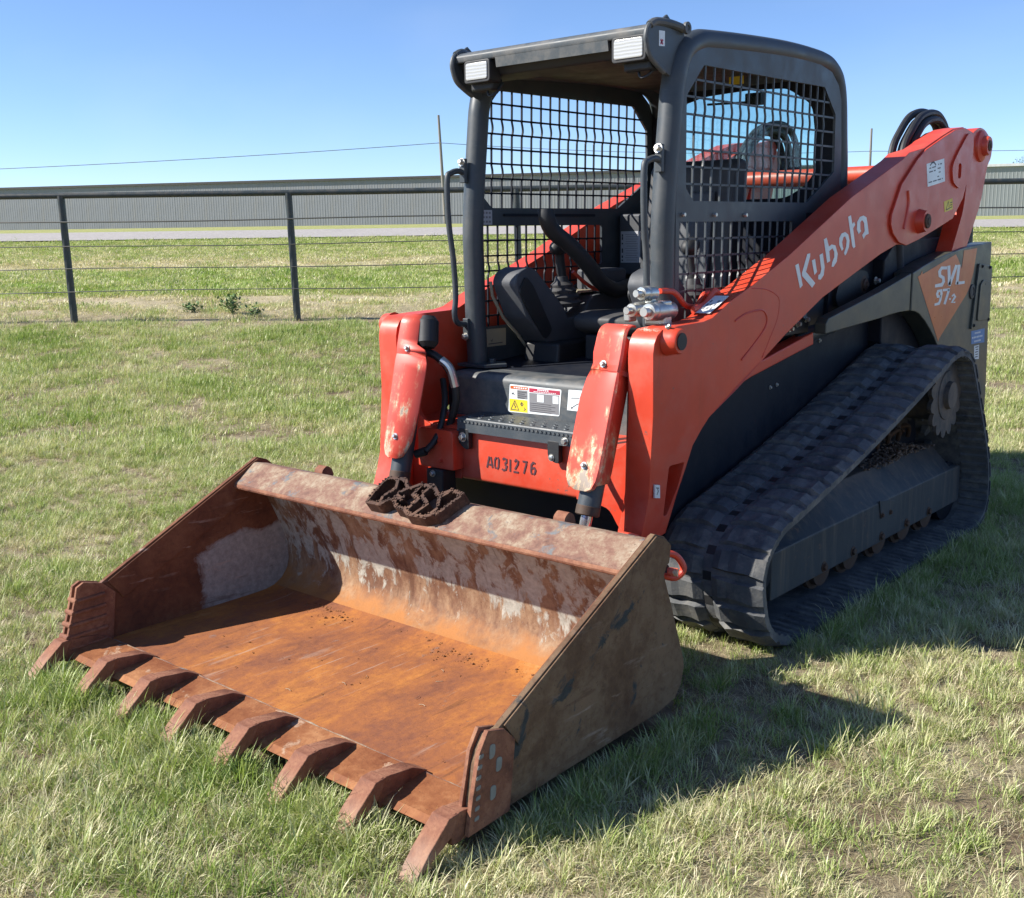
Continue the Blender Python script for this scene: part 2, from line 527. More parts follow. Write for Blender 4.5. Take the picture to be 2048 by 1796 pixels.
def lathe(bm, p0, p1, prof, n=20, mi=0, flat=False):
    """prof: (t along p0->p1 in metres, radius)"""
    p0, p1 = Vector(p0), Vector(p1)
    d = (p1-p0).normalized()
    u, v = frame_at(d)
    rings = []
    for t, r in prof:
        rings.append([bm.verts.new(p0 + d*t + (u*math.cos(2*math.pi*i/n) + v*math.sin(2*math.pi*i/n))*r) for i in range(n)])
    for a, b in zip(rings, rings[1:]):
        for i in range(n):
            j = (i+1) % n
            f = bm.faces.new((a[i], a[j], b[j], b[i]))
            f.material_index = mi
    bm.faces.new(rings[0][::-1]).material_index = mi
    bm.faces.new(rings[-1]).material_index = mi

def cyl(bm, p0, p1, r, n=20, mi=0, r1=None):
    L = (Vector(p1)-Vector(p0)).length
    lathe(bm, p0, p1, [(0, r), (L, r if r1 is None else r1)], n, mi)

def tube(bm, pts, r, n=10, mi=0, closed=False, sx=1.0):
    pts = [Vector(p) for p in pts]
    rings = []
    N = len(pts)
    ref = None
    for i, p in enumerate(pts):
        if closed:
            d = (pts[(i+1) % N]-pts[i-1]).normalized()
        else:
            d = (pts[min(i+1, N-1)]-pts[max(i-1, 0)]).normalized()
        if ref is None:
            u, v = frame_at(d)
        else:
            u = (ref - d*ref.dot(d)).normalized()
            v = d.cross(u)
        ref = u
        rr = r[i] if hasattr(r, '__len__') else r
        rings.append([bm.verts.new(p + (u*math.cos(2*math.pi*k/n)*sx + v*math.sin(2*math.pi*k/n))*rr) for k in range(n)])
    pairs = list(zip(rings, rings[1:]))
    if closed:
        pairs.append((rings[-1], rings[0]))
    for a, b in pairs:
        for k in range(n):
            j = (k+1) % n
            bm.faces.new((a[k], a[j], b[j], b[k])).material_index = mi
    if not closed:
        bm.faces.new(rings[0][::-1]).material_index = mi
        bm.faces.new(rings[-1]).material_index = mi

def smooth_path(pts, sub=6):
    """Catmull-Rom through the points"""
    pts = [Vector(p) for p in pts]
    out = []
    for i in range(len(pts)-1):
        p0, p1, p2, p3 = pts[max(i-1, 0)], pts[i], pts[i+1], pts[min(i+2, len(pts)-1)]
        for k in range(sub):
            t = k/sub
            out.append(0.5*((2*p1) + (p2-p0)*t + (2*p0-5*p1+4*p2-p3)*t*t + (3*p1-p0-3*p2+p3)*t**3))
    out.append(pts[-1])
    return out

def fillet(pts, rad, seg=5):
    """rounded corners of a closed 2D outline"""
    out = []
    n = len(pts)
    for i in range(n):
        p, a, b = Vector(pts[i]), Vector(pts[i-1]), Vector(pts[(i+1) % n])
        r_ = rad[i] if hasattr(rad, '__len__') else rad
        d1, d2 = (a-p), (b-p)
        k = min(r_, d1.length*0.45, d2.length*0.45)
        if k < 1e-4:
            out.append(tuple(p)); continue
        s, e = p+d1.normalized()*k, p+d2.normalized()*k
        for j in range(seg+1):
            t = j/seg
            q = s*(1-t)**2 + p*2*t*(1-t) + e*t*t
            out.append(tuple(q))
    return out

def BM():
    return bmesh.new()

def quick(name, mat, parent, fn, **k):
    bm = BM()
    fn(bm)
    return finish(bm, name, mat, parent, **k)

def ribbon(bm, pts, w, plane, thick=0.0008, axis='x', mi=0):
    """flat print: 2D polyline with width on a plane, given real (hair-thin) thickness"""
    pts = [Vector(p) for p in pts]
    L, Rr = [], []
    for i, p in enumerate(pts):
        d = (pts[min(i+1, len(pts)-1)] - pts[max(i-1, 0)]).normalized()
        nrm = Vector((-d.y, d.x))
        k = 1.0
        if 0 < i < len(pts)-1:
            d1 = (p-pts[i-1]).normalized()
            k = 1/max(0.55, abs(nrm.dot(Vector((-d1.y, d1.x)))))
        L.append(p+nrm*w/2*k); Rr.append(p-nrm*w/2*k)
    for i in range(len(pts)-1):
        prism(bm, [tuple(L[i]), tuple(L[i+1]), tuple(Rr[i+1]), tuple(Rr[i])], plane, plane+thick, axis, mi)

def carve(o, cutters, bevel=0, seg=2):
    """cut real openings once, at build time"""
    for c in cutters:
        md = o.modifiers.new('cut', 'BOOLEAN')
        md.operation = 'DIFFERENCE'
        md.solver = 'EXACT'
        md.object = c
    bpy.context.view_layer.update()
    dg = bpy.context.evaluated_depsgraph_get()
    keep = [x for x in o.modifiers if x.type != 'BOOLEAN']
    me = bpy.data.meshes.new_from_object(o.evaluated_get(dg))
    for x in list(o.modifiers):
        o.modifiers.remove(x)
    b2 = bmesh.new(); b2.from_mesh(me)
    for f in b2.faces:
        f.smooth = True
    for e in b2.edges:
        e.smooth = not (len(e.link_faces) == 2 and e.calc_face_angle(0) > SHARP)
    b2.to_mesh(me); b2.free()
    o.data = me
    if bevel:
        b = o.modifiers.new('bevel', 'BEVEL')
        b.width = bevel; b.segments = seg; b.limit_method = 'ANGLE'; b.angle_limit = R(40); b.harden_normals = True
    for c in cutters:
        bpy.data.objects.remove(c)

def tag(o, label=None, cat=None, group=None, kind=None):
    for k, v in (('label', label), ('category', cat), ('group', group), ('kind', kind)):
        if v:
            o[k] = v
    return o

def empty(name, loc, label, cat, group=None):
    o = bpy.data.objects.new(name, None)
    col.objects.link(o)
    o.location = loc
    o.empty_display_size = 0.3
    return tag(o, label, cat, group)

def twin(o, parent=None, loc=None, mirror=False, name=None):
    c = o.copy()
    col.objects.link(c)
    if parent is not None:
        c.parent = parent
    if loc is not None:
        c.location = loc
    return c

BOLT = None
def bolt(parent, p, d, r=0.012, hgt=0.010, mat='steel', name='bolt'):
    """hex bolt head with washer; d = outward direction"""
    bm = BM()
    p, d = Vector(p), Vector(d).normalized()
    lathe(bm, p-d*0.002, p+d, [(0, r*1.45), (0.004, r*1.45)], 14)
    lathe(bm, p+d*0.002, p+d, [(0, r), (hgt*0.8, r), (hgt, r*0.8)], 6)
    return finish(bm, name, mat, parent)
# ================================================================== THE PLACE
fh = Vector((-math.sin(CY), math.cos(CY)))     # across the paddock, towards the sheds
rh = Vector((math.cos(CY), math.sin(CY)))      # along the fence
C2 = Vector((CO.x, CO.y))
def F2(s, d):
    return C2 + rh*s + fh*d
ZD = np.array([-60, 0, 7.2, 9.0, 11.5, 14.5, 20, 27, 33, 40, 46, 60, 90, 125, 200, 400, 900.])
ZH = np.array([0., 0, 0, 0.04, 0.20, 0.50, 0.73, 0.99, 1.20, 1.47, 1.83, 2.02, 2.40, 2.72, 3.2, 3.8, 4.0])
def base_h(d):
    # smoothed along d
    k = np.interp([d-1.0, d-0.4, d, d+0.4, d+1.0], ZD, ZH)
    return float(k.mean())
def H(x, y):
    v = Vector((x, y))-C2
    d = v.dot(fh)
    z = base_h(d)
    a = 1.0 if d < 30 else max(0.0, 1-(d-30)/10)
    n = noise.noise(Vector((x*1.7, y*1.7, 0)))*0.012 + noise.noise(Vector((x*0.5, y*0.5, 3)))*0.02
    # flat where the machine stands
    dx = max(0, abs(x)-1.1); dy = max(0, y-1.6, -3.1-y)
    f = min(1, math.hypot(dx, dy)/0.5)
    return z + n*a*f - 0.012*(1-f)

def spaced(lims):
    out_ = []
    for a, b, st in lims:
        n = max(1, int(round((b-a)/st)))
        out_ += list(np.linspace(a, b, n, endpoint=False))
    out_.append(lims[-1][1])
    return out_
ds = spaced([(-60, 0, 10), (0, 2, 0.5), (2, 12, 0.12), (12, 20, 0.25), (20, 48, 0.7), (48, 130, 5), (130, 900, 70)])
ss = spaced([(-500, -60, 60), (-60, -12, 4), (-12, -7, 0.5), (-7, 7, 0.12), (7, 12, 0.5), (12, 60, 4), (60, 500, 60)])
verts = []
for d in ds:
    for s in ss:
        p = F2(s, d)
        verts.append((p.x, p.y, H(p.x, p.y)))
W_ = len(ss)
faces = [(j*W_+i, j*W_+i+1, (j+1)*W_+i+1, (j+1)*W_+i) for j in range(len(ds)-1) for i in range(W_-1)]
me = bpy.data.meshes.new('ground')
me.from_pydata(verts, [], faces)
for p in me.polygons:
    p.use_smooth = True
def ground_mat():
    t = NT('ground_soil')
    x = t.xyz()
    d = t.math('SUBTRACT', t.math('ADD', t.math('MULTIPLY', x[0], fh.x), t.math('MULTIPLY', x[1], fh.y)), C2.dot(fh))
    nb = t.noise(0.16, 4, 0.6)
    dd = t.math('ADD', d, t.math('MULTIPLY', t.math('SUBTRACT', nb, 0.5), 1.4))
    n1 = t.noise(2.2, 8, 0.7)
    n2 = t.noise(22, 7, 0.75)
    nf = t.noise(1.2, 9, 0.75, stretch=(1, 1, 1), off=(40, 2, 2))
    soil = t.mix(t.rng(n2, 0.3, 0.7), (0.10, 0.072, 0.048), (0.26, 0.20, 0.13))
    thatch = t.mix(t.rng(n2, 0.35, 0.7), (0.24, 0.20, 0.12), (0.44, 0.38, 0.25))
    near = t.mix(t.rng(n1, 0.4, 0.62), soil, thatch)
    green = t.mix(t.rng(nf, 0.35, 0.65), (0.16, 0.25, 0.045), (0.28, 0.38, 0.08))
    straw = t.mix(t.rng(nf, 0.35, 0.65), (0.32, 0.27, 0.16), (0.50, 0.43, 0.29))
    olive = t.mix(t.rng(nf, 0.35, 0.65), (0.26, 0.27, 0.09), (0.40, 0.37, 0.15))
    dn = t.rng(dd, 0, 60, 0, 1)
    k = t.n('ShaderNodeValToRGB')
    e = k.color_ramp.elements
    stops = [(0, .5), (13.6, .5), (14.3, 1), (17.6, 1), (18.6, 0), (23.5, 0), (24.6, .95), (27, .9), (29, .55), (33, .5), (36, .15), (46, .15), (60, .45)]
    while len(e) < len(stops):
        e.new(0.5)
    for i, (p, v) in enumerate(stops):
        e[i].position = p/60
        e[i].color = (v, v, v, 1)
    t.l(dn, k.inputs['Fac'])
    band = k.outputs['Color']
    mixn = t.math('ADD', band, t.math('MULTIPLY', t.math('SUBTRACT', nf, 0.5), 1.6), True)
    far = t.mix(mixn, green, straw)
    far = t.mix(t.math('MULTIPLY', t.rng(d, 30, 34), 0.6), far, olive)
    c = t.mix(t.rng(d, 13, 18), near, far)
    t.color(c)
    t.bump(t.math('ADD', n2, n1), 0.7, 0.03)
    t.set(Roughness=0.95, Specular_IOR_Level=0.1)
    return t.m
me.materials.append(ground_mat())
g = bpy.data.objects.new('ground', me)
col.objects.link(g)
tag(g, kind='structure')

# the lane in front of the sheds
def strip(name, d0, d1, dz, mat, s0=-120, s1=120):
    vs = []
    S = np.linspace(s0, s1, 61)
    for d in np.linspace(d0, d1, 7):
        for s in S:
            p = F2(s, d + 0.12*math.sin(s*0.21))
            vs.append((p.x, p.y, H(p.x, p.y)+dz))
    n = len(S)
    fs = [(j*n+i, j*n+i+1, (j+1)*n+i+1, (j+1)*n+i) for j in range(6) for i in range(n-1)]
    me_ = bpy.data.meshes.new(name)
    me_.from_pydata(vs, [], fs)
    me_.materials.append(mat)
    o = bpy.data.objects.new(name, me_)
    col.objects.link(o)
    return tag(o, kind='structure')
def gravel():
    t = NT('gravel_lane')
    n = t.noise(6, 8, 0.8)
    b = t.noise(0.5, 4, 0.6, stretch=(1, 1, 1))
    t.color(t.mix(t.rng(n, 0.3, 0.7), t.mix(b, (0.20, 0.185, 0.17), (0.30, 0.275, 0.25)), (0.42, 0.39, 0.36)))
    t.set(Roughness=0.9)
    t.bump(n, 0.5, 0.03)
    return t.m
strip('road', 40.3, 45.6, 0.05, gravel())

# ------------------------------------------------------------------ metal sheds
def shed_wall_mat(c):
    t = NT('ribbed_shed_steel')
    n = t.noise(0.5, 5, 0.6)
    v = t.noise(1.0, 3, 0.6, stretch=(2, 2, 0.15))
    cc = t.mix(t.rng(n, 0.3, 0.7), c, tuple(q*0.86 for q in c))
    x = t.xyz()
    t.color(t.mix(t.math('MULTIPLY', t.rng(v, 0.5, 0.8), 0.35), cc, (0.26, 0.24, 0.20)))
    t.set(Roughness=0.5, Metallic=0.0)
    return t.m
M['shed_grey'] = shed_wall_mat((0.225, 0.235, 0.25))
M['shed_pale'] = shed_wall_mat((0.27, 0.29, 0.29))
M['shed_trim'] = painted('shed_trim', (0.045, 0.042, 0.040), dustamt=0.1, rough=0.5)
M['shed_roof'] = painted('shed_roof', (0.33, 0.34, 0.34), dustamt=0.15, rough=0.45)
M['white_trim'] = painted('white_trim', (0.66, 0.66, 0.64), dustamt=0.1, rough=0.45)

def shed(p0, p1, z0, z1a, z1b, depth, wall, trim, label, panel=3.0, rib=0.305):
    """long steel shed; p0 -> p1 is the front wall, seen from the paddock"""
    p0, p1 = Vector(p0), Vector(p1)
    u = (p1-p0); L = u.length; u.normalize()
    w = Vector((-u.y, u.x))              # into the building
    if w.dot(fh) < 0:
        w = -w
    root = empty('shed', (p0.x, p0.y, z0), label, 'shed')
    n = int(round(L/panel)); pl = L/n
    # one roll-formed panel with its ribs, shared by every panel of the wall
    bm = BM()
    k = int(round(pl/rib)); r_ = pl/k
    hgt = max(z1a, z1b)-z0
    prof = []
    for i in range(k):
        a = i*r_
        prof += [(a, 0), (a+r_*0.62, 0), (a+r_*0.72, -0.013), (a+r_*0.88, -0.013), (a+r_*0.98, 0)]
    prof.append((pl, 0))
    vs0 = [bm.verts.new((a, b, 0)) for a, b in prof]
    vs1 = [bm.verts.new((a, b, hgt)) for a, b in prof]
    for i in range(len(prof)-1):
        bm.faces.new((vs0[i], vs0[i+1], vs1[i+1], vs1[i]))
    ang = math.atan2(u.y, u.x)
    first = finish(bm, 'wall_panel', wall, root, smooth=False, normals=False)
    first.rotation_euler = (0, 0, ang)
    for i in range(n):
        o = first if i == 0 else twin(first)
        q = u*(pl*i) - w*(0.004 if i % 2 else 0)
        o.location = (q.x, q.y, -0.1)
    def loc(a, b, z):
        q = u*a + w*b
        return (q.x, q.y, z)
    # eave trim, roof, side walls
    bm = BM()
    za, zb = z1a-z0, z1b-z0
    def slab(b0, b1, t0, t1):
        vs = [bm.verts.new(loc(a, b, z)) for a, b, z in ((-.3, b0, za+t0), (L+.3, b0, zb+t0), (L+.3, b1, zb+t0), (-.3, b1, za+t0), (-.3, b0, za+t1), (L+.3, b0, zb+t1), (L+.3, b1, zb+t1), (-.3, b1, za+t1))]
        for q in ((0,3,2,1),(4,5,6,7),(0,1,5,4),(1,2,6,5),(2,3,7,6),(3,0,4,7)):
            bm.faces.new([vs[i] for i in q])
    slab(-0.22, -0.06, -0.13, 0.10)
    finish(bm, 'eave_trim', trim, root, smooth=False)
    bm = BM()
    rise = depth*0.5*0.035
    vs = [bm.verts.new(loc(a, b, z)) for a, b, z in ((-.3, -.05, za+.02), (L+.3, -.05, zb+.02), (L+.3, depth/2, zb+rise), (-.3, depth/2, za+rise), (L+.3, depth+.05, zb+.02), (-.3, depth+.05, za+.02))]
    bm.faces.new((vs[0], vs[1], vs[2], vs[3])); bm.faces.new((vs[3], vs[2], vs[4], vs[5]))
    o = finish(bm, 'roof', 'shed_roof', root, smooth=False)
    md = o.modifiers.new('th', 'SOLIDIFY'); md.thickness = 0.06
    for a, z in ((0, za), (L, zb)):
        bm = BM()
        pr_ = [(0.02, -.2), (depth, -.2), (depth, z), (depth/2, z+rise-.05), (0.02, z)]
        v0 = [bm.verts.new(loc(a, b, c)) for b, c in pr_]
        v1 = [bm.verts.new(loc(a + (0.08 if a == 0 else -0.08), b, c)) for b, c in pr_]
        bm.faces.new(v0); bm.faces.new(v1[::-1])
        for i in range(5):
            bm.faces.new((v0[i], v0[(i+1) % 5], v1[(i+1) % 5], v1[i]))
        finish(bm, 'end_wall', wall, root, smooth=False)
    bm = BM()
    vs = [bm.verts.new(loc(a, depth, z)) for a, z in ((0, -.2), (L, -.2), (L, zb), (0, za))]
    bm.faces.new(vs)
    finish(bm, 'back_wall', wall, root, smooth=False)
    return root
a_ = F2(-76, 134); b_ = F2(29.3, 103.5)
shed((a_.x, a_.y), (b_.x, b_.y), 2.55, 7.45, 7.20, 24, 'shed_grey', 'shed_trim', 'long low grey ribbed steel shed with dark eave line, left of the loader')
a_ = F2(42.2, 102); b_ = F2(78, 92)
shed((a_.x, a_.y), (b_.x, b_.y), 2.55, 6.95, 6.95, 24, 'shed_pale', 'white_trim', 'paler ribbed steel shed with white eave trim at the right edge, behind the loader')

# ------------------------------------------------------------------ utility poles and wires
def wood():
    t = NT('weathered_pole_wood')
    n = t.noise(4, 6, 0.6, stretch=(6, 6, 0.4))
    t.color(t.mix(n, (0.15, 0.135, 0.12), (0.30, 0.28, 0.25)))
    t.set(Roughness=0.9)
    return t.m
M['pole_wood'] = wood()
def pole(s, d, top, label, lean=(0, 0), r=0.15):
    p = F2(s, d)
    z0 = H(p.x, p.y)
    root = empty('utility_pole', (p.x, p.y, z0), label, 'utility pole', 'utility poles beyond the lane')
    bm = BM()
    N = 9
    pts = [(lean[0]*(i/N)*rh.x, lean[0]*(i/N)*rh.y, -0.3+(top-z0+0.3)*i/N) for i in range(N+1)]
    tube(bm, pts, [r*(1-0.38*i/N) for i in range(N+1)], 12)
    finish(bm, 'shaft', 'pole_wood', root)
    bm = BM()
    q = Vector(pts[-1])
    tz = (top-z0)*0.745
    c = Vector((lean[0]*.74*rh.x, lean[0]*.74*rh.y, tz))
    lathe(bm, c+Vector((-fh.x*.1, -fh.y*.1, 0)), c+Vector((-fh.x*.34, -fh.y*.34, 0)), [(0, .03), (.06, .05), (.1, .03), (.16, .05), (.22, .03)], 10)
    finish(bm, 'insulator', 'white_trim', root)
    return Vector((p.x, p.y, z0)) + c + Vector((-fh.x*.34, -fh.y*.34, 0))
w1 = pole(-5.60, 100, 11.8, 'leaning wooden utility pole left of the cab', lean=(-0.40, 0), r=0.17)
w2 = pole(35.1, 110, 11.0, 'wooden utility pole seen between the cab and the lift arm', r=0.16)
def wire_obj(name, a, b, sag, r, label, cat, group=None):
    pts = []
    for i in range(25):
        t_ = i/24
        p = a.lerp(b, t_)
        p.z -= sag*4*t_*(1-t_)
        pts.append(p)
    bm = BM()
    tube(bm, pts, r, 6)
    o = finish(bm, name, 'wire', None)
    return tag(o, label, cat, group)
e = F2(-90, 96); wl = Vector((e.x, e.y, 7.05))
wire_obj('power_line', wl, w1, 0.7, 0.028, 'thin power line rising over the long grey shed to the leaning pole', 'power line', 'power line spans')
wire_obj('power_line', w1, w2, 0.5, 0.025, 'power line span from the leaning pole, crossing behind the cab', 'power line', 'power line spans')
e = F2(88, 112)
wire_obj('power_line', w2, Vector((e.x, e.y, 10.0)), 0.5, 0.025, 'power line span over the pale shed at the right', 'power line', 'power line spans')

# ------------------------------------------------------------------ pipe fence
M['fence'] = painted('black_green_pipe', (0.030, 0.040, 0.040), dust=(0.20, 0.15, 0.11), dustamt=0.30, rough=0.45)
FD = 14.5
FS = 0.05
fr = empty('pipe_fence', (F2(-5.8, FD).x, F2(-5.8, FD).y, 0.5), 'dark steel pipe fence with round top rail, posts and strung cables', 'fence')
def fpt(s, z, d=FD):
    p = F2(s+FS, d)
    return Vector((p.x, p.y, z)) - fr.location
p_s = [-5.78-2.92*k for k in range(4, 0, -1)] + [-5.78, -2.86, 0.06, 2.98, 5.90, 8.82, 11.74, 14.66]
def railz(s):
    return 2.115 + 0.004*math.sin(s*0.7) + 0.0012*s
for i, s in enumerate(p_s):
    p = F2(s, FD)
    zb = H(p.x, p.y)
    bm = BM()
    lean = -0.01
    cyl(bm, fpt(s+0.03, zb-0.25), fpt(s+lean, railz(s)), 0.046, 16)
    finish(bm, 'post', 'fence', fr)
    for z in (0.90, 1.19, 1.47, 1.78):
        pass
bm = BM()
tube(bm, [fpt(s, railz(s)) for s in np.linspace(-18, 16.5, 60)], 0.037, 12)
finish(bm, 'top_rail', 'fence', fr)
for k, (z, r_) in enumerate(((0.895, .0065), (1.185, .0065), (1.47, .007), (1.785, .010))):
    bm = BM()
    tube(bm, [fpt(s, z+0.0012*s + 0.010*math.sin(s*1.075+k), FD-0.052) for s in np.linspace(-18, 16.5, 70)], r_, 6)
    finish(bm, 'cable', 'wire', fr)

# ------------------------------------------------------------------ weeds by the fence line
M['weed'] = None
def weed_mat():
    t = NT('weed_leaf')
    n = t.noise(20, 4, 0.6)
    t.color(t.mix(n, (0.10, 0.17, 0.05), (0.20, 0.29, 0.11)))
    t.set(Roughness=0.6)
    return t.m
M['weed'] = weed_mat()
def weed(s, d, hgt, wid, n, label, seed):
    rnd = random.Random(seed)
    p = F2(s, d)
    z0 = H(p.x, p.y)
    root = empty('weed', (p.x, p.y, z0), label, 'weed', 'weeds at the fence line')
    bm = BM(); bs = BM()
    for i in range(n):
        a = rnd.uniform(0, 6.283); r_ = wid*rnd.random()**.6
        tip = Vector((math.cos(a)*r_, math.sin(a)*r_, hgt*rnd.uniform(.35, 1)*(1-.4*r_/wid)))
        mid = Vector((tip.x*.35, tip.y*.35, tip.z*.6))
        tube(bs, [(0, 0, -.02), mid, tip], [.006, .004, .002], 4)
        for k in range(12):
            t_ = rnd.uniform(.3, 1.05)
            q = mid.lerp(tip, t_) if t_ > .5 else Vector((0, 0, 0)).lerp(mid, t_*2)
            q = q + Vector((rnd.gauss(0, .03), rnd.gauss(0, .03), rnd.gauss(0, .02)))
            L = rnd.uniform(.04, .085); w = L*.34
            dd = Vector((rnd.gauss(0, 1), rnd.gauss(0, 1), rnd.uniform(-.2, .9))).normalized()
            u, v = frame_at(dd)
            vs = [bm.verts.new(x_) for x_ in (q, q+dd*L*.5+u*w, q+dd*L, q+dd*L*.5-u*w)]
            bm.faces.new(vs)
    finish(bm, 'foliage', 'weed', root, smooth=False, normals=False)
    finish(bs, 'stem', 'weed', root)
weed(-3.80, 15.2, 0.36, 0.17, 18, 'larger dark green bushy weed on the dirt strip between the two fence posts', 3)
weed(-3.45, 14.9, 0.20, 0.08, 8, 'small upright weed right of the larger bushy weed, by the fence', 5)
weed(-4.42, 15.5, 0.16, 0.14, 9, 'low pale weed left of the larger bushy weed, by the fence', 8)

# far trees over the right shed
def crown_mat():
    t = NT('far_tree_leaf')
    n = t.noise(2, 4, 0.6)
    t.color(t.mix(n, (0.035, 0.055, 0.03), (0.08, 0.11, 0.05)))
    t.set(Roughness=0.8)
    return t.m
M['crown'] = crown_mat()
for i, (s, d, top, wid, lab) in enumerate(((69.5, 150, 11.0, 3.2, 'dark treetop just showing over the white eave at the right edge'), (78, 155, 12.4, 4.5, 'rounder tree behind the pale shed, past the right edge of view'))):
    rnd = random.Random(40+i)
    p = F2(s, d)
    z0 = H(p.x, p.y)
    root = empty('tree', (p.x, p.y, z0), lab, 'tree', None)
    bm = BM()
    tube(bm, [(0, 0, -.3), (0.1, 0, (top-z0)*.4), (-.1, .1, (top-z0)*.85)], [.28, .2, .06], 8)
    for k in range(6):
        a = rnd.uniform(0, 6.28); b = Vector((math.cos(a)*wid*.7, math.sin(a)*wid*.7, (top-z0)*rnd.uniform(.6, .85)))
        tube(bm, [(0, 0, (top-z0)*.4), b*0.6+Vector((0, 0, .8)), b], [.12, .08, .03], 6)
    finish(bm, 'trunk', 'pole_wood', root)
    bm = BM()
    for k in range(3200):
        v = Vector((rnd.gauss(0, 1), rnd.gauss(0, 1), rnd.gauss(0, 1))).normalized()*rnd.random()**.4
        q = Vector((v.x*wid, v.y*wid, (top-z0)*.68+v.z*(top-z0)*.34))
        if noise.noise(q*0.55+Vector((i*9, 0, 0))) < -0.12:
            continue
        L = rnd.uniform(.14, .3)
        dd = Vector((rnd.gauss(0, 1), rnd.gauss(0, 1), rnd.gauss(0, 1))).normalized()
        u, w = frame_at(dd)
        bm.faces.new([bm.verts.new(x_) for x_ in (q, q+dd*L*.5+u*L*.3, q+dd*L, q+dd*L*.5-u*L*.3)])
    finish(bm, 'crown', 'crown', root, smooth=False, normals=False)
# ================================================================== THE LOADER
L_ = empty('compact_track_loader', (0, 0, 0), 'red and dark grey tracked loader with open cab, mesh side screens and rusty toothed bucket', 'track loader')

def sheet(bm, pts, th, x0, x1, mi=0):
    """bent plate: inner polyline (y,z), thickness to the left of travel"""
    P = [Vector(p) for p in pts]
    O = []
    for i, p in enumerate(P):
        d = (P[min(i+1, len(P)-1)]-P[max(i-1, 0)]).normalized()
        O.append(p + Vector((-d.y, d.x))*th)
    prism(bm, [tuple(p) for p in P] + [tuple(p) for p in O[::-1]], x0, x1, mi=mi)

# ------------------------------------------------------------------ bucket
bm = BM()
inner = [(-2.765, 0.066), (-2.4, 0.068), (-2.10, 0.070), (-2.02, 0.073), (-1.975, 0.083), (-1.935, 0.105), (-1.905, 0.140), (-1.892, 0.185), (-1.896, 0.25), (-1.925, 0.34), (-1.965, 0.43), (-2.005, 0.505), (-2.045, 0.57)]
P = [Vector(p) for p in inner]
floor_pts, back_pts = inner[:5], inner[4:]
sheet(bm, floor_pts[::-1], 0.014, -0.979, 0.979)
bucket = finish(bm, 'bucket', 'floor_rust', L_)
bucket['label'] = 'wide bucket with bright orange rust on its floor'
bm = BM(); sheet(bm, back_pts[::-1], 0.014, -0.979, 0.979)
finish(bm, 'back_plate', 'back_rust', bucket)
# rolled top lip
bm = BM()
prism(bm, fillet([(-2.146, 0.540), (-2.150, 0.562), (-2.046, 0.634), (-1.985, 0.622), (-1.965, 0.55), (-2.03, 0.56), (-2.125, 0.532)], [0.008, 0.008, 0.01, 0.01, 0.004, 0.004, 0.006], 3), -0.979, 0.979)
finish(bm, 'top_lip', 'lip_rust', bucket)
bm = BM()
tube(bm, [(-0.978, -2.143, 0.549), (0.978, -2.143, 0.549)], 0.0115, 10)
finish(bm, 'lip_bead', 'tooth_rust', bucket)
plate_far = [(-2.027, .651), (-1.976, .633), (-1.939, .600), (-1.950, .549), (-1.973, .507), (-1.929, .399), (-1.853, .200), (-1.848, .17), (-1.864, .117), (-1.9, .078), (-2.0, .062), (-2.92, .050), (-2.90, .121), (-2.862, .25), (-2.84, .29), (-2.765, .289)]
cutter_far = [(-2.955, .040), (-2.918, .121), (-2.876, .256), (-2.866, .298), (-2.838, .312), (-2.765, .292), (-2.715, .245), (-2.74, .050)]
plate = [(-2.027, .651), (-1.976, .633), (-1.939, .600), (-1.950, .549), (-1.973, .507), (-1.929, .399), (-1.853, .200), (-1.848, .17), (-1.864, .117), (-1.9, .078), (-2.0, .062), (-2.88, .050), (-2.868, .121), (-2.848, .22), (-2.834, .255), (-2.806, .292), (-2.757, .289)]
cutter = [(-2.896, .045), (-2.880, .121), (-2.846, .256), (-2.812, .306), (-2.748, .288), (-2.706, .245), (-2.72, .14), (-2.733, .050)]
strip_o = [(-2.74, .292), (-2.027, .646), (-1.980, .629), (-1.946, .599), (-1.955, .545), (-2.010, .522), (-2.68, .212)]
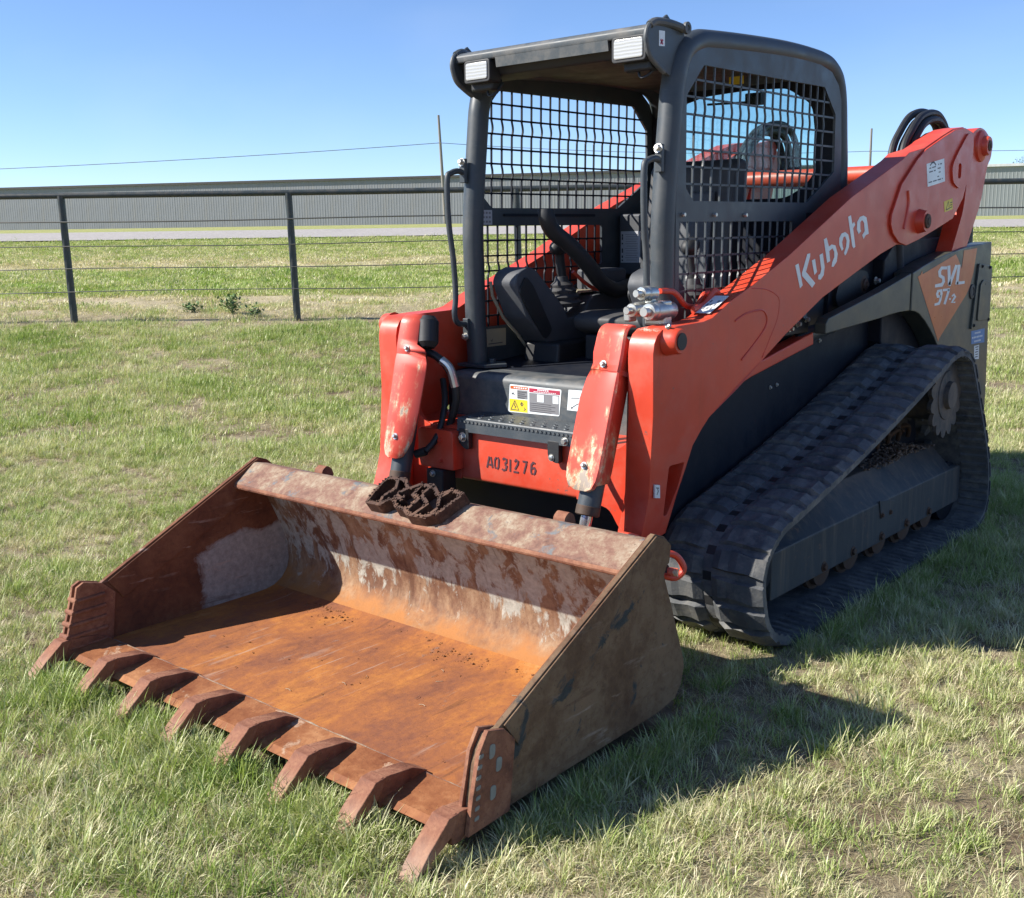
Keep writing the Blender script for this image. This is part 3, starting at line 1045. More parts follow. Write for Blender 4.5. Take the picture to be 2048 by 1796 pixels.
for sg in (1, -1):
    bm = BM()
    prism(bm, plate if sg > 0 else plate_far, sg*0.979, sg*0.997)
    sp = finish(bm, 'side_plate', ['side_rust_out' if sg > 0 else 'side_rust_in'], bucket, bevel=0.002)
    bm = BM()
    prism(bm, strip_o, sg*0.9975, sg*1.0045)
    finish(bm, 'edge_reinforcement', 'side_rust_out', bucket, bevel=0.003)
    bm = BM()
    prism(bm, strip_o, sg*0.9785, sg*0.9715)
    finish(bm, 'edge_reinforcement', 'side_rust_in', bucket, bevel=0.003)
    bm = BM()
    ct = cutter if sg > 0 else cutter_far
    prism(bm, ct, sg*0.9975, sg*1.012)
    prism(bm, ct, sg*0.9785, sg*0.966)
    for k in range(5):
        z = 0.075+k*0.043
        yf = (-2.885 if sg > 0 else -2.93)+0.03*k*0.5
        if sg < 0: cyl(bm, (sg*0.962, yf, z), (sg*1.018, yf, z), 0.011, 10)
        cyl(bm, (sg*0.9655, yf, z), (sg*0.9655, -2.76, z+0.003), 0.0085, 8)
    finish(bm, 'side_cutter', 'tooth_rust', bucket, bevel=0.002)
    # flaking weld pads on the outside of the cutter
    bm = BM()
    rnd = random.Random(4)
    for k in range(7):
        z = 0.085+k*0.027
        y = -2.862+0.003*k + rnd.uniform(-.003, .003)
        prism(bm, fillet([(y-.009, z-.006), (y+.008, z-.005), (y+.010, z+.006), (y-.007, z+.005)], .004, 2), sg*1.012, sg*1.0135)
    for (y, z) in ((-2.80, .245), (-2.775, .20), (-2.80, .13)):
        prism(bm, fillet([(y-.012, z-.02), (y+.010, z-.016), (y+.014, z+.018), (y-.008, z+.022)], .012, 3), sg*1.012, sg*1.0135)
    tag(finish(bm, 'weld_pad', 'pale_scrape', bucket), kind='stuff')
bm = BM()
prism(bm, [(-2.925, .050), (-2.905, .066), (-2.764, .079), (-2.755, .074), (-2.755, .050)], -0.979, 0.979)
finish(bm, 'cutting_edge', 'edge_rust', bucket, bevel=0.002)
bm = BM()
rnd = random.Random(2)
pts = [(-0.978+i*1.956/60, -2.758+rnd.uniform(-.0025, .0025), 0.0755+rnd.uniform(-.001, .0012)) for i in range(61)]
tube(bm, pts, [rnd.uniform(.0022, .0040) for _ in pts], 6)
finish(bm, 'weld_seam', 'lip_rust', bucket)
# teeth
tooth_prof = [(-2.742, .074), (-2.80, .104), (-2.915, .120), (-2.945, .112), (-3.010, .056), (-3.072, -.004), (-3.068, -.010), (-2.99, .034), (-2.935, .066), (-2.93, .036), (-2.80, .040), (-2.79, .066)]
bm = BM()
prism(bm, tooth_prof, -0.028, 0.028)
prism(bm, [(-2.90, .119), (-2.943, .1165), (-2.95, .109), (-3.012, .058), (-3.055, .014), (-3.050, .006), (-2.985, .038), (-2.93, .066)], -0.031, 0.031)
first = finish(bm, 'tooth', 'tooth_rust', bucket, bevel=0.004)
for i in range(8):
    o = first if i == 0 else twin(first)
    o.location = (-0.957+i*0.2749 - (0.03 if i == 0 else 0), random.uniform(-.008, .008), random.uniform(-.004, .004))
# caked dirt along the back of the floor
bm = BM()
rnd = random.Random(9)
for i in range(3200):
    x = rnd.uniform(-0.86, 0.95)
    if noise.noise(Vector((x*7, 2, 0))) < -.25 + .5*rnd.random() - .2: continue
    w = 0.016+0.050*max(0, noise.noise(Vector((x*3, 0, 0)))+0.35)+.03*max(0, x-.2)
    y = -1.985-abs(rnd.gauss(0, w))-0.02*(x > .3)
    r_ = rnd.uniform(0.001, 0.0034)+(.004 if rnd.random() < .06 else 0)
    mtx = Matrix.Translation((x, y, 0.070+r_*0.4)) @ Matrix.Rotation(rnd.uniform(0, 6), 4, 'Z') @ Matrix.Diagonal((1, rnd.uniform(.6, 1.3), .7, 1))
    bmesh.ops.create_icosphere(bm, subdivisions=1, radius=r_, matrix=mtx)
for i in range(26):
    x = rnd.uniform(-.8, .9); y = rnd.uniform(-2.7, -2.1)
    mtx = Matrix.Translation((x, y, 0.0705)) @ Matrix.Rotation(rnd.uniform(0, 6), 4, 'Z') @ Matrix.Diagonal((1.6, .6, .35, 1))
    bmesh.ops.create_icosphere(bm, subdivisions=1, radius=rnd.uniform(.002, .0045), matrix=mtx)
o = finish(bm, 'caked_dirt', 'dirt', bucket, smooth=False, normals=False)
tag(o, kind='stuff')
bm = BM()
for i in range(9):
    x = rnd.uniform(-.5, .8); y = rnd.uniform(-2.65, -2.2); a = rnd.uniform(0, 3.1)
    tube(bm, [(x, y, .071), (x+.012*math.cos(a), y+.012*math.sin(a), .0725), (x+.026*math.cos(a+.3), y+.026*math.sin(a+.3), .071)], .0008, 4)
tag(finish(bm, 'straw_bits', 'beige', bucket), kind='stuff')
# serrated step grip welded on the lip, a walking surface
lip_n = Vector((0, -0.58, 0.815)); lip_t = Vector((0, 0.815, 0.58))
lo = Vector((0.022, -2.092, 0.600))
def LP(u, v, w):
    return lo + Vector((u*.84+.022, 0, 0)) + lip_t*v + lip_n*w
bm = BM()
grnd = random.Random(77)
def gwall(pts, closed=False, h=0.046, th=0.0045, fl=0.011):
    """zigzag web with a turned-over, nibbled flange on top"""
    pts = [Vector(p) for p in pts]
    seq = list(zip(pts, pts[1:])) + ([(pts[-1], pts[0])] if closed else [])
    for a, b in seq:
        d = (b-a); Ln = d.length
        if Ln < .004:
            continue
        d.normalize()
        nn = Vector((-d.y, d.x))
        hh = h+grnd.uniform(-.003, .003)
        def q(p, s, w):
            r_ = p+nn*s
            return bm.verts.new(LP(r_.x, r_.y, w))
        def slab(e0, e1, s0, s1, w0, w1):
            vs = [q(e0, s0, w0), q(e1, s0, w0), q(e1, s1, w0), q(e0, s1, w0), q(e0, s0, w1), q(e1, s0, w1), q(e1, s1, w1), q(e0, s1, w1)]
            for f in ((0,3,2,1),(4,5,6,7),(0,1,5,4),(1,2,6,5),(2,3,7,6),(3,0,4,7)):
                bm.faces.new([vs[i] for i in f])
        slab(a, b, -th/2, th/2, -.004, hh)
        s_in = grnd.choice((-1, 1)) if not closed else 1
        slab(a, b, 0, s_in*fl, hh-.0035, hh+.0002)
        k = max(1, int(Ln/0.014))
        for i in range(k):
            if grnd.random() < .18:
                continue
            c = a+d*((i+.5+grnd.uniform(-.2, .2))*Ln/k)
            w_ = grnd.uniform(.002, .0042)
            slab(c-d*w_, c+d*w_, s_in*(fl-.001), s_in*(fl+grnd.uniform(.002, .006)), hh-.003, hh+grnd.uniform(0, .004))
            if grnd.random() < .5:
                slab(c-d*w_, c+d*w_, -s_in*.002, s_in*.003, hh, hh+grnd.uniform(.002, .006))
outl = fillet([(-.240, -.055), (-.150, -.055), (-.105, -.020), (-.060, -.050), (-.01, -.052), (.03, -.070), (.125, -.066), (.175, -.045), (.235, .070), (.160, .078), (.110, .045), (.055, .080), (-.02, .078), (-.07, .045), (-.12, .085), (-.225, .080), (-.245, .02)], .007, 2)
gwall(outl, True)
gwall([(-.16, .08), (-.13, .03), (-.17, -.01), (-.15, -.05)])
gwall([(-.07, .045), (-.105, .01), (-.05, -.005), (-.105, -.02)])
gwall([(-.02, .078), (-.03, .02), (.03, .0), (.01, -.05)])
gwall([(.055, .08), (.03, .03), (.09, .0), (.05, -.065)])
gwall([(.16, .078), (.12, .03), (.15, -.01), (.12, -.066)])
finish(bm, 'serrated_step_grip', 'dark_rust', bucket, smooth=False)
for x in (-0.64, 0.59):
    bm = BM()
    prism(bm, fillet([(-1.985, .60), (-1.980, .632), (-1.955, .648), (-1.930, .632), (-1.92, .60)], .010, 3), x-.024, x+.024)
    finish(bm, 'hook_lug', 'tooth_rust', bucket)

# ------------------------------------------------------------------ lift arms
arm_prof = [(-1.647, .499), (-1.62, .57), (-1.599, .641), (-1.576, .921), (-1.580, 1.140), (-1.573, 1.175), (-1.555, 1.202), (-1.525, 1.219), (-1.403, 1.225), (-1.252, 1.228), (-1.19, 1.238), (-1.052, 1.295), (-0.896, 1.343), (-0.598, 1.450), (-0.025, 1.687), (0.525, 1.868), (0.608, 1.905), (0.791, 1.934), (1.035, 2.009), (1.173, 2.047), (1.32, 2.065), (1.440, 2.045),
            (1.440, 1.964), (1.384, 1.782), (1.343, 1.707), (1.209, 1.601), (0.989, 1.55), (0.761, 1.502), (0.598, 1.473), (0.508, 1.474), (0.323, 1.434), (0.011, 1.346), (-0.275, 1.264), (-0.6, 1.134), (-0.722, 1.079), (-0.888, .999), (-0.991, .952), (-1.197, .870), (-1.249, .833), (-1.309, .781), (-1.348, .715), (-1.415, .611), (-1.486, .482), (-1.56, .47)]
slot = [(-1.468, .73), (-1.363, .728), (-1.406, .643), (-1.478, .549), (-1.502, .549)]
letters = [
 [(-0.544, 1.409), (-0.515, 1.415), (-0.471, 1.325), (-0.494, 1.313)],
 [(-0.438, 1.452), (-0.412, 1.454), (-0.412, 1.441), (-0.445, 1.379), (-0.354, 1.329), (-0.382, 1.311), (-0.478, 1.363), (-0.481, 1.375)],
 [(-0.395, 1.424), (-0.365, 1.43), (-0.342, 1.375), (-0.364, 1.363)],
 [(-0.324, 1.445), (-0.293, 1.452), (-0.27, 1.393), (-0.276, 1.359), (-0.304, 1.341), (-0.328, 1.344), (-0.327, 1.361), (-0.309, 1.367), (-0.301, 1.385)],
 [(-0.288, 1.509), (-0.262, 1.516), (-0.235, 1.478), (-0.21, 1.487), (-0.172, 1.482), (-0.146, 1.446), (-0.152, 1.413), (-0.183, 1.391), (-0.202, 1.393), (-0.196, 1.412), (-0.178, 1.433), (-0.182, 1.456), (-0.201, 1.471), (-0.231, 1.459), (-0.218, 1.417), (-0.247, 1.41)],
 [(-0.105, 1.458), (-0.133, 1.483), (-0.136, 1.512), (-0.116, 1.532), (-0.079, 1.538), (-0.046, 1.527), (-0.03, 1.501), (-0.034, 1.472), (-0.056, 1.444), (-0.069, 1.437), (-0.081, 1.447), (-0.064, 1.473), (-0.059, 1.501), (-0.077, 1.52), (-0.095, 1.516), (-0.106, 1.495), (-0.098, 1.476), (-0.09, 1.466)],
 [(-0.055, 1.603), (-0.027, 1.61), (-0.008, 1.572), (0.01, 1.581), (0.021, 1.569), (0.002, 1.553), (0.034, 1.473), (0.017, 1.466), (0.001, 1.476)],
 [(0.063, 1.528), (0.042, 1.548), (0.043, 1.581), (0.069, 1.603), (0.107, 1.609), (0.141, 1.601), (0.16, 1.562), (0.173, 1.528), (0.142, 1.523), (0.119, 1.506), (0.103, 1.523), (0.128, 1.54), (0.117, 1.576), (0.094, 1.59), (0.075, 1.579), (0.079, 1.55), (0.088, 1.54)]]
rear_plate = [(.690, 1.880), (.504, 1.755), (.402, 1.613), (.400, 1.567), (.430, 1.525), (.506, 1.484), (.598, 1.468), (.761, 1.496), (.989, 1.545), (1.209, 1.596), (1.347, 1.703), (1.388, 1.780), (1.446, 1.964), (1.462, 2.040), (1.32, 2.059), (1.173, 2.041), (1.035, 2.003), (.791, 1.927)]
boss_pl = fillet([(1.41, 2.035), (1.340, 2.034), (1.196, 1.925), (1.128, 1.860), (1.150, 1.780), (1.247, 1.748), (1.376, 1.775), (1.43, 1.95)], .03, 3)
link = fillet([(1.492, 2.049), (1.59, 2.082), (1.685, 2.071), (1.812, 2.010), (1.808, 1.93), (1.752, 1.885), (1.68, 1.68), (1.50, 1.45), (1.42, 1.33), (1.20, 1.33), (1.30, 1.47), (1.412, 1.64), (1.455, 1.889)], [.01, .04, .05, .03, .03, .03, .05, .05, .01, .01, .05, .05, .05], 3)
for sg in (1, -1):
    bm = BM()
    prism(bm, arm_prof, sg*0.585, sg*0.690)
    arm = finish(bm, 'lift_arm', 'red', L_)
    cb = BM(); prism(cb, fillet(slot, .012, 3), sg*0.63, sg*0.75)
    c_ = finish(cb, 'cut', 'red', None)
    carve(arm, [c_], bevel=.008, seg=3)
    if sg > 0:                       # near leg alone is bent inwards so sun reaches the track front
        for v in arm.data.vertices:
            if v.co.z < .95 and v.co.y < -1.05:
                t = (.95-v.co.z)/.45
                v.co += Vector((-.062*t, .094*t, -.029*t))
    bm = BM()
    prism(bm, rear_plate, sg*0.6902, sg*0.703)
    finish(bm, 'pivot_plate', 'red', arm, bevel=0.003)
    bm = BM(); prism(bm, boss_pl, sg*0.7032, sg*0.714)
    bp = finish(bm, 'boss_plate', 'red', arm)
    cb = BM(); prism(cb, fillet([(1.215, 1.80), (1.262, 1.80), (1.262, 1.878), (1.215, 1.878)], .022, 4), sg*0.70, sg*0.73)
    carve(bp, [finish(cb, 'cut', 'red', None)])
    bm = BM(); tube(bm, smooth_path([(sg*0.7035, .575, 1.725), (sg*.7035, .590, 1.66), (sg*.7035, .548, 1.548)], 4), .0075, 8)
    finish(bm, 'pressed_slot', 'red', arm)
    bm = BM()
    tube(bm, smooth_path([(sg*.6905, y, z) for y, z in [(-1.024, 1.215), (-0.952, 1.236), (-0.87, 1.244), (-0.804, 1.241), (-0.772, 1.21), (-0.782, 1.176), (-0.84, 1.134), (-0.965, 1.061)]], 5), .0035, 8)
    tube(bm, smooth_path([(sg*.6895, y, z) for y, z in [(-0.899, 1.332), (-0.791, 1.324), (-0.704, 1.3), (-0.67, 1.269), (-0.684, 1.199), (-0.742, 1.126), (-0.799, 1.054)]], 5), .0022, 6)
    finish(bm, 'pressed_ridge', 'red', arm)
    # pivots
    bm = BM()
    lathe(bm, (sg*.69, -1.487, 1.178), (sg*.75, -1.487, 1.178), [(0, .052), (.03, .046), (.048, .045), (.054, .041)], 28)
    finish(bm, 'pin_boss', 'red', arm)
    bm = BM(); cyl(bm, (sg*.744, -1.487, 1.178), (sg*.748, -1.487, 1.178), .030, 24)
    finish(bm, 'pin', 'black', arm)
    if sg > 0:
        bolt(arm, (sg*.700, -1.508, 1.226), (sg*.8, 0, .6), .007, .012)
    bm = BM()
    lathe(bm, (sg*.702, .745, 1.583), (sg*.76, .745, 1.583), [(0, .060), (.03, .052), (.04, .050)], 28)
    finish(bm, 'pin_boss', 'red', arm)
    bm = BM(); lathe(bm, (sg*.742, .745, 1.583), (sg*.76, .745, 1.583), [(0, .036), (.008, .034), (.009, .018), (.013, .016)], 20)
    finish(bm, 'pin', 'rusty_metal', arm)
    if sg > 0:
        bm = BM()
        for p in letters:
            prism(bm, p, .6905, .6915)
        o = finish(bm, 'lettering', 'white_decal', arm, smooth=False)
        # stickers
        bm = BM(); prism(bm, [(.797, 1.858), (1.032, 1.894), (1.063, 1.782), (.829, 1.749)], .7032, .7040)
        finish(bm, 'sticker', 'white_decal', arm, smooth=False)
        bm = BM()
        ribbon(bm, [(.845, 1.852), (.865, 1.866), (.895, 1.870), (.922, 1.858)], .008, .7041, .0004)
        for r0, (a0, b0, a1, b1) in enumerate([(.838, 1.838, .925, 1.851), (.838, 1.820, .925, 1.833), (.955, 1.862, 1.005, 1.868), (.95, 1.842, 1.005, 1.849), (.952, 1.822, .995, 1.828), (.952, 1.802, .985, 1.807), (.838, 1.770, 1.03, 1.796)]):
            n_ = max(3, int((a1-a0)/.012))
            for i in range(n_):
                if (i*7+r0) % 5 == 4: continue
                x0_ = a0+(a1-a0)*i/n_; x1_ = a0+(a1-a0)*(i+.72)/n_
                z0_ = b0+(b1-b0)*i/n_
                ribbon(bm, [(x0_, z0_), (x1_, z0_+.001)], .006, .7041, .0004)
        finish(bm, 'sticker_print', 'print', arm, smooth=False)
        bm = BM(); prism(bm, [(1.064, 1.681), (1.182, 1.700), (1.200, 1.645), (1.083, 1.628)], .7032, .7040)
        finish(bm, 'yellow_sticker', 'yellow_decal', arm, smooth=False)
        bm = BM(); ribbon(bm, [(1.10, 1.64), (1.125, 1.683), (1.148, 1.648), (1.10, 1.64)], .004, .7041, .0004)
        for k in range(3): ribbon(bm, [(1.155, 1.652+k*.012), (1.185, 1.656+k*.012)], .004, .7041, .0004)
        finish(bm, 'sticker_print', 'print', arm, smooth=False)
        bm = BM(); prism(bm, [(-1.506, .662), (-1.474, .655), (-1.472, .606), (-1.505, .613)], .6480, .6545)
        finish(bm, 'small_sticker', 'white_decal', arm, smooth=False)
        bm = BM(); ribbon(bm, [(-1.494, .622), (-1.485, .634), (-1.489, .644)], .004, .6546, .0004); ribbon(bm, [(-1.499, .649), (-1.481, .645)], .0035, .6546, .0004)
        finish(bm, 'sticker_print', 'print', arm, smooth=False)
        # label on the sloping top of the arm
        c0 = Vector((.638, -1.105, 1.2795)); sl = Vector((0, .926, .377)); up_ = Vector((0, -.377, .926))
        bm = BM(); box(bm, c0+up_*.0015, (.062, .15, .0008), Matrix((Vector((1, 0, 0)), sl, up_)).transposed())
        finish(bm, 'top_label', 'white_decal', arm, smooth=False)
        bm = BM()
        for k in range(3):
            for j in range(3-k % 2):
                box(bm, c0+up_*.0022+sl*(-.035+.03*j)+Vector((-.018+.016*k, 0, 0)), (.008, .018, .0006), Matrix((Vector((1, 0, 0)), sl, up_)).transposed())
        finish(bm, 'label_print', 'greyprint', arm, smooth=False)
    # inner curved flange of the arm and rear link
    bm = BM()
    prism(bm, [(.60, 1.80), (.80, 1.905), (1.0, 1.945), (1.10, 1.99), (1.25, 2.04), (1.39, 2.065), (1.56, 2.090), (1.60, 2.05), (1.52, 1.85), (1.0, 1.75)], sg*.515, sg*.535)
    finish(bm, 'inner_flange', 'red', arm, bevel=.003)
    bm = BM(); prism(bm, link, sg*.600, sg*.686)
    rl = finish(bm, 'rear_link', 'red', L_, bevel=.008)
    bm = BM(); lathe(bm, (sg*.686, 1.615, 1.982), (sg*.75, 1.615, 1.982), [(0, .085), (.012, .080), (.022, .055), (.045, .05), (.05, .046)], 28)
    finish(bm, 'pin_boss', 'red', rl)
    bm = BM(); lathe(bm, (sg*.734, 1.615, 1.982), (sg*.75, 1.615, 1.982), [(0, .030), (.006, .028), (.007, .012), (.01, .01)], 20)
    finish(bm, 'pin', 'rusty_metal', rl)
    # lower pivot of the arm to the coupler, slimmed to let sun past
    bm = BM(); prism(bm, fillet([(-1.66, .52), (-1.56, .48), (-1.70, .24), (-1.80, .18), (-1.85, .28)], .03, 3), sg*.595, sg*.645)
    finish(bm, 'arm_foot', 'red', arm, bevel=.005)
    # gusset plates between the leg and the cross member
    bm = BM()
    prism(bm, fillet([(sg*.30, .557), (sg*.30, .770), (sg*.487, .771), (sg*.53, .797), (sg*.58, .90), (sg*.584, .48), (sg*.50, .470), (sg*.45, .545)], [0, 0, .02, .03, .01, .01, .02, .03], 3), -1.505, -1.485, axis='y')
    finish(bm, 'gusset', 'red', L_, bevel=.003)

# ------------------------------------------------------------------ cross member with stencilled number
bm = BM(); prism(bm, fillet([(-1.502, .562), (-1.50, .775), (-1.30, .80), (-1.30, .55), (-1.48, .552)], [.012, .012, .01, .01, .01], 3), -.58, .58)
cm = finish(bm, 'cross_member', 'red', L_)
bm = BM()
for s_ in [[(-0.158, 0.621), (-0.145, 0.669)], [(-0.137, 0.668), (-0.128, 0.623)], [(-0.149, 0.636), (-0.136, 0.635)], [(-0.107, 0.67), (-0.115, 0.659), (-0.117, 0.634), (-0.111, 0.624)], [(-0.1, 0.67), (-0.094, 0.662), (-0.096, 0.631), (-0.103, 0.621)], [(-0.073, 0.664), (-0.066, 0.67), (-0.053, 0.667), (-0.053, 0.655), (-0.063, 0.649)], [(-0.062, 0.645), (-0.053, 0.64), (-0.057, 0.625), (-0.07, 0.621), (-0.077, 0.626)], [(-0.033, 0.67), (-0.034, 0.62)], [(-0.01, 0.663), (-0.002, 0.672), (0.008, 0.667), (0.006, 0.655), (-0.009, 0.632)], [(-0.016, 0.622), (0.010, 0.622)], [(0.032, 0.67), (0.056, 0.67)], [(0.051, 0.664), (0.037, 0.621)], [(0.095, 0.669), (0.086, 0.672), (0.076, 0.662), (0.074, 0.633), (0.079, 0.624)], [(0.079, 0.648), (0.092, 0.651), (0.097, 0.643), (0.093, 0.629), (0.086, 0.624)]]:
    ribbon(bm, s_, .0075, -1.5035, .0012, axis='y')
finish(bm, 'stencilled_number', 'stencil', cm, smooth=False)
bm = BM(); prism(bm, [(-.49, .600), (-.49, .752), (-.475, .765), (-.30, .765), (-.288, .752), (-.288, .600)], -1.565, -1.50, axis='y')
o = finish(bm, 'bracket_box', 'red', cm, bevel=.004)
for z in (.635, .72): bolt(cm, (-.36, -1.566, z), (0, -1, 0), .008, .006, 'red', 'rivet')
bm = BM(); prism(bm, [(-.43, .50), (-.43, .598), (-.335, .598), (-.335, .50)], -1.58, -1.50, axis='y')
finish(bm, 'valve_block', 'black', L_, bevel=.006)
bolt(L_, (-.39, -1.582, .58), (0, -1, 0), .010, .010)

# ------------------------------------------------------------------ tilt cylinders with worn covers
for sg in (1, -1):
    top = Vector((sg*.510, -1.555, 1.238)); bot = Vector((sg*.487, -1.715, .655))
    ax = (top-bot); LN = ax.length; ax.normalize()
    sd = Vector((1, 0, 0)); nr = sd.cross(ax).normalized()       # points forward or back
    if nr.y > 0: nr = -nr
    mt = Matrix((sd*sg, ax, nr)).transposed()
    def CP_(u, v, w):
        return tuple(bot + mt @ Vector((u, v, w)))
    bm = BM()
    cyl(bm, CP_(0, -.075, -.055), CP_(0, LN-.13, -.060), .043, 24)
    tc_ = finish(bm, 'tilt_cylinder', 'grey', L_)
    bm = BM(); lathe(bm, CP_(0, -.085, -.055), CP_(0, 0, -.055), [(0, .040), (.004, .0445), (.034, .0445), (.036, .043)], 24)
    finish(bm, 'gland_ring', 'rusty_metal', tc_)
    bm = BM(); cyl(bm, CP_(0, -.30, -.055), CP_(0, -.08, -.055), .022, 20)
    finish(bm, 'rod', 'chrome', tc_)
    bm = BM()
    rr = .048
    LS = LN-rr+math.pi/2*rr*1.15
    def ul(v):
        if sg < 0:     # the far cover keeps its full inner flange
            return float(np.interp(v, [0, .012, .04, .10, .36, .42, .455, .475, LN-.11, LN-.02, LS], [-.030, -.060, -.080, -.112, -.128, -.126, -.105, -.058, -.060, -.058, -.050]))
        return float(np.interp(v, [0, .012, .04, .08, .33, .40, .44, LN-.15, LN-.11, LN-.02, LS], [-.030, -.060, -.078, -.083, -.083, -.070, -.058, -.054, -.062, -.058, -.050]))
    def ur(v):
        return float(np.interp(v, [0, .012, .04, .08, LN-.10, LS], [.020, .044, .056, .060, .060, .052]))
    def fold(v):
        if v < LN-rr:
            return v, .004
        a_ = (v-(LN-rr))/rr
        return LN-rr+math.sin(a_)*rr, .004-rr+math.cos(a_)*rr
    VS = [0, .004, .012, .025, .04, .06, .08, .2, .33, .36, .40, .44, LN-.17, LN-.15, LN-.13, LN-.11, LN-.08] + [LN-rr+k*(LS-LN+rr)/8 for k in range(9)]
    rows = []
    for v in VS:
        vv, w = fold(v)
        rows.append([bm.verts.new(CP_(ul(v), vv, w)), bm.verts.new(CP_(ur(v)-.006, vv, w)), bm.verts.new(CP_(ur(v), vv, w-.006)), bm.verts.new(CP_(ur(v), vv-(.0 if v < LN-rr else 0), w-(.070 if .03 < v < LN-rr else .008)))])
    for a_, b_ in zip(rows, rows[1:]):
        for k in range(3):
            bm.faces.new((a_[k], a_[k+1], b_[k+1], b_[k]))
    cv = finish(bm, 'cylinder_cover', 'red_worn', tc_)
    md = cv.modifiers.new('plate', 'SOLIDIFY'); md.thickness = .007; md.offset = 0
    for v in (.09, .455):
        bm = BM()
        p = Vector(CP_(-.008, v, .008))
        lathe(bm, p, p+nr, [(0, .013), (.003, .013)], 14)
        lathe(bm, p+nr*.003, p+nr, [(0, .0085), (.010, .0085), (.012, .006)], 6)
        finish(bm, 'bolt', 'steel', tc_)
    # hoses from the cylinder up over the pivot
    bm = BM()
    cyl(bm, CP_(-.04, .03, -.09), CP_(-.085, .05, -.10), .018, 12)
    hp = smooth_path([CP_(-.085, .05, -.10), CP_(-.11, .12, -.13), CP_(-.10, .25, -.16), CP_(-.06, .36, -.17)], 5)
    tube(bm, hp, .013, 10)
    hp = smooth_path([CP_(-.03, .46, -.05), CP_(-.10, .44, -.08), CP_(-.15, .38, -.12), CP_(-.16, .28, -.16), CP_(-.10, .15, -.2)], 6)
    tube(bm, hp, .016, 10)
    finish(bm, 'hose', 'black', tc_)
    if sg > 0:
        continue
    bm = BM()
    lathe(bm, CP_(-.075, .47, -.04), CP_(-.055, .60, -.04), [(0, .03), (.02, .045), (.11, .045), (.13, .03)], 16)
    finish(bm, 'fitting', 'black', tc_)
    bm = BM()
    tube(bm, smooth_path([CP_(-.115, .43, -.09), CP_(-.15, .40, -.11), CP_(-.165, .33, -.14)], 5), .0185, 10)
    finish(bm, 'spring_guard', 'steel', tc_)

# ------------------------------------------------------------------ chassis
bm = BM()
prism(bm, [(-1.30, .26), (-1.34, .50), (-1.33, .97), (-.62, 1.02), (-.25, 1.08), (.0, 1.10), (.70, 1.25), (.75, 1.42), (1.85, 1.42), (1.88, .45), (1.5, .30)], -.53, .53)
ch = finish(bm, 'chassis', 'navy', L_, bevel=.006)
# raised black plate painting the dark of an opening, and near flank fittings
bm = BM(); prism(bm, fillet([(.14, 1.235), (.17, 1.30), (.40, 1.36), (.52, 1.34), (.47, 1.22), (.30, 1.185), (.18, 1.19)], .05, 4), .531, .56)
finish(bm, 'flank_shade_plate', 'black', ch)
bm = BM(); lathe(bm, (.55, .46, 1.285), (.59, .46, 1.285), [(0, .048), (.01, .044), (.012, .03), (.02, .028), (.022, .015), (.03, .012)], 24)
finish(bm, 'pivot_boss', 'rusty_metal', ch)
bm = BM()
prism(bm, fillet([(.10, 1.10), (.12, 1.36), (.40, 1.46), (.75, 1.50), (.80, 1.30), (.5, 1.18)], .05, 4), .50, .54)
finish(bm, 'tower_plate', 'navy', ch, bevel=.004)
bolt(ch, (.595, .51, 1.302), (1, 0, 0), .013, .02)
for y, z in ((-.39, 1.135), (-.32, 1.150), (-.24, 1.165)):
    bolt(ch, (.60, y, z), (1, 0, 0), .010, .016)
bm = BM(); box(bm, (.56, -.33, 1.14), (.07, .26, .07)); finish(bm, 'valve_body', 'black', ch, bevel=.006)
bm = BM(); cyl(bm, (.58, -.27, 1.17), (.58, -.22, 1.25), .03, 16); finish(bm, 'filter_can', 'grey', ch)
for y, z in ((-.42, .88), (-.36, .885), (.05, 1.045)):
    bolt(ch, (.531, y, z), (1, 0, 0), .006, .006)
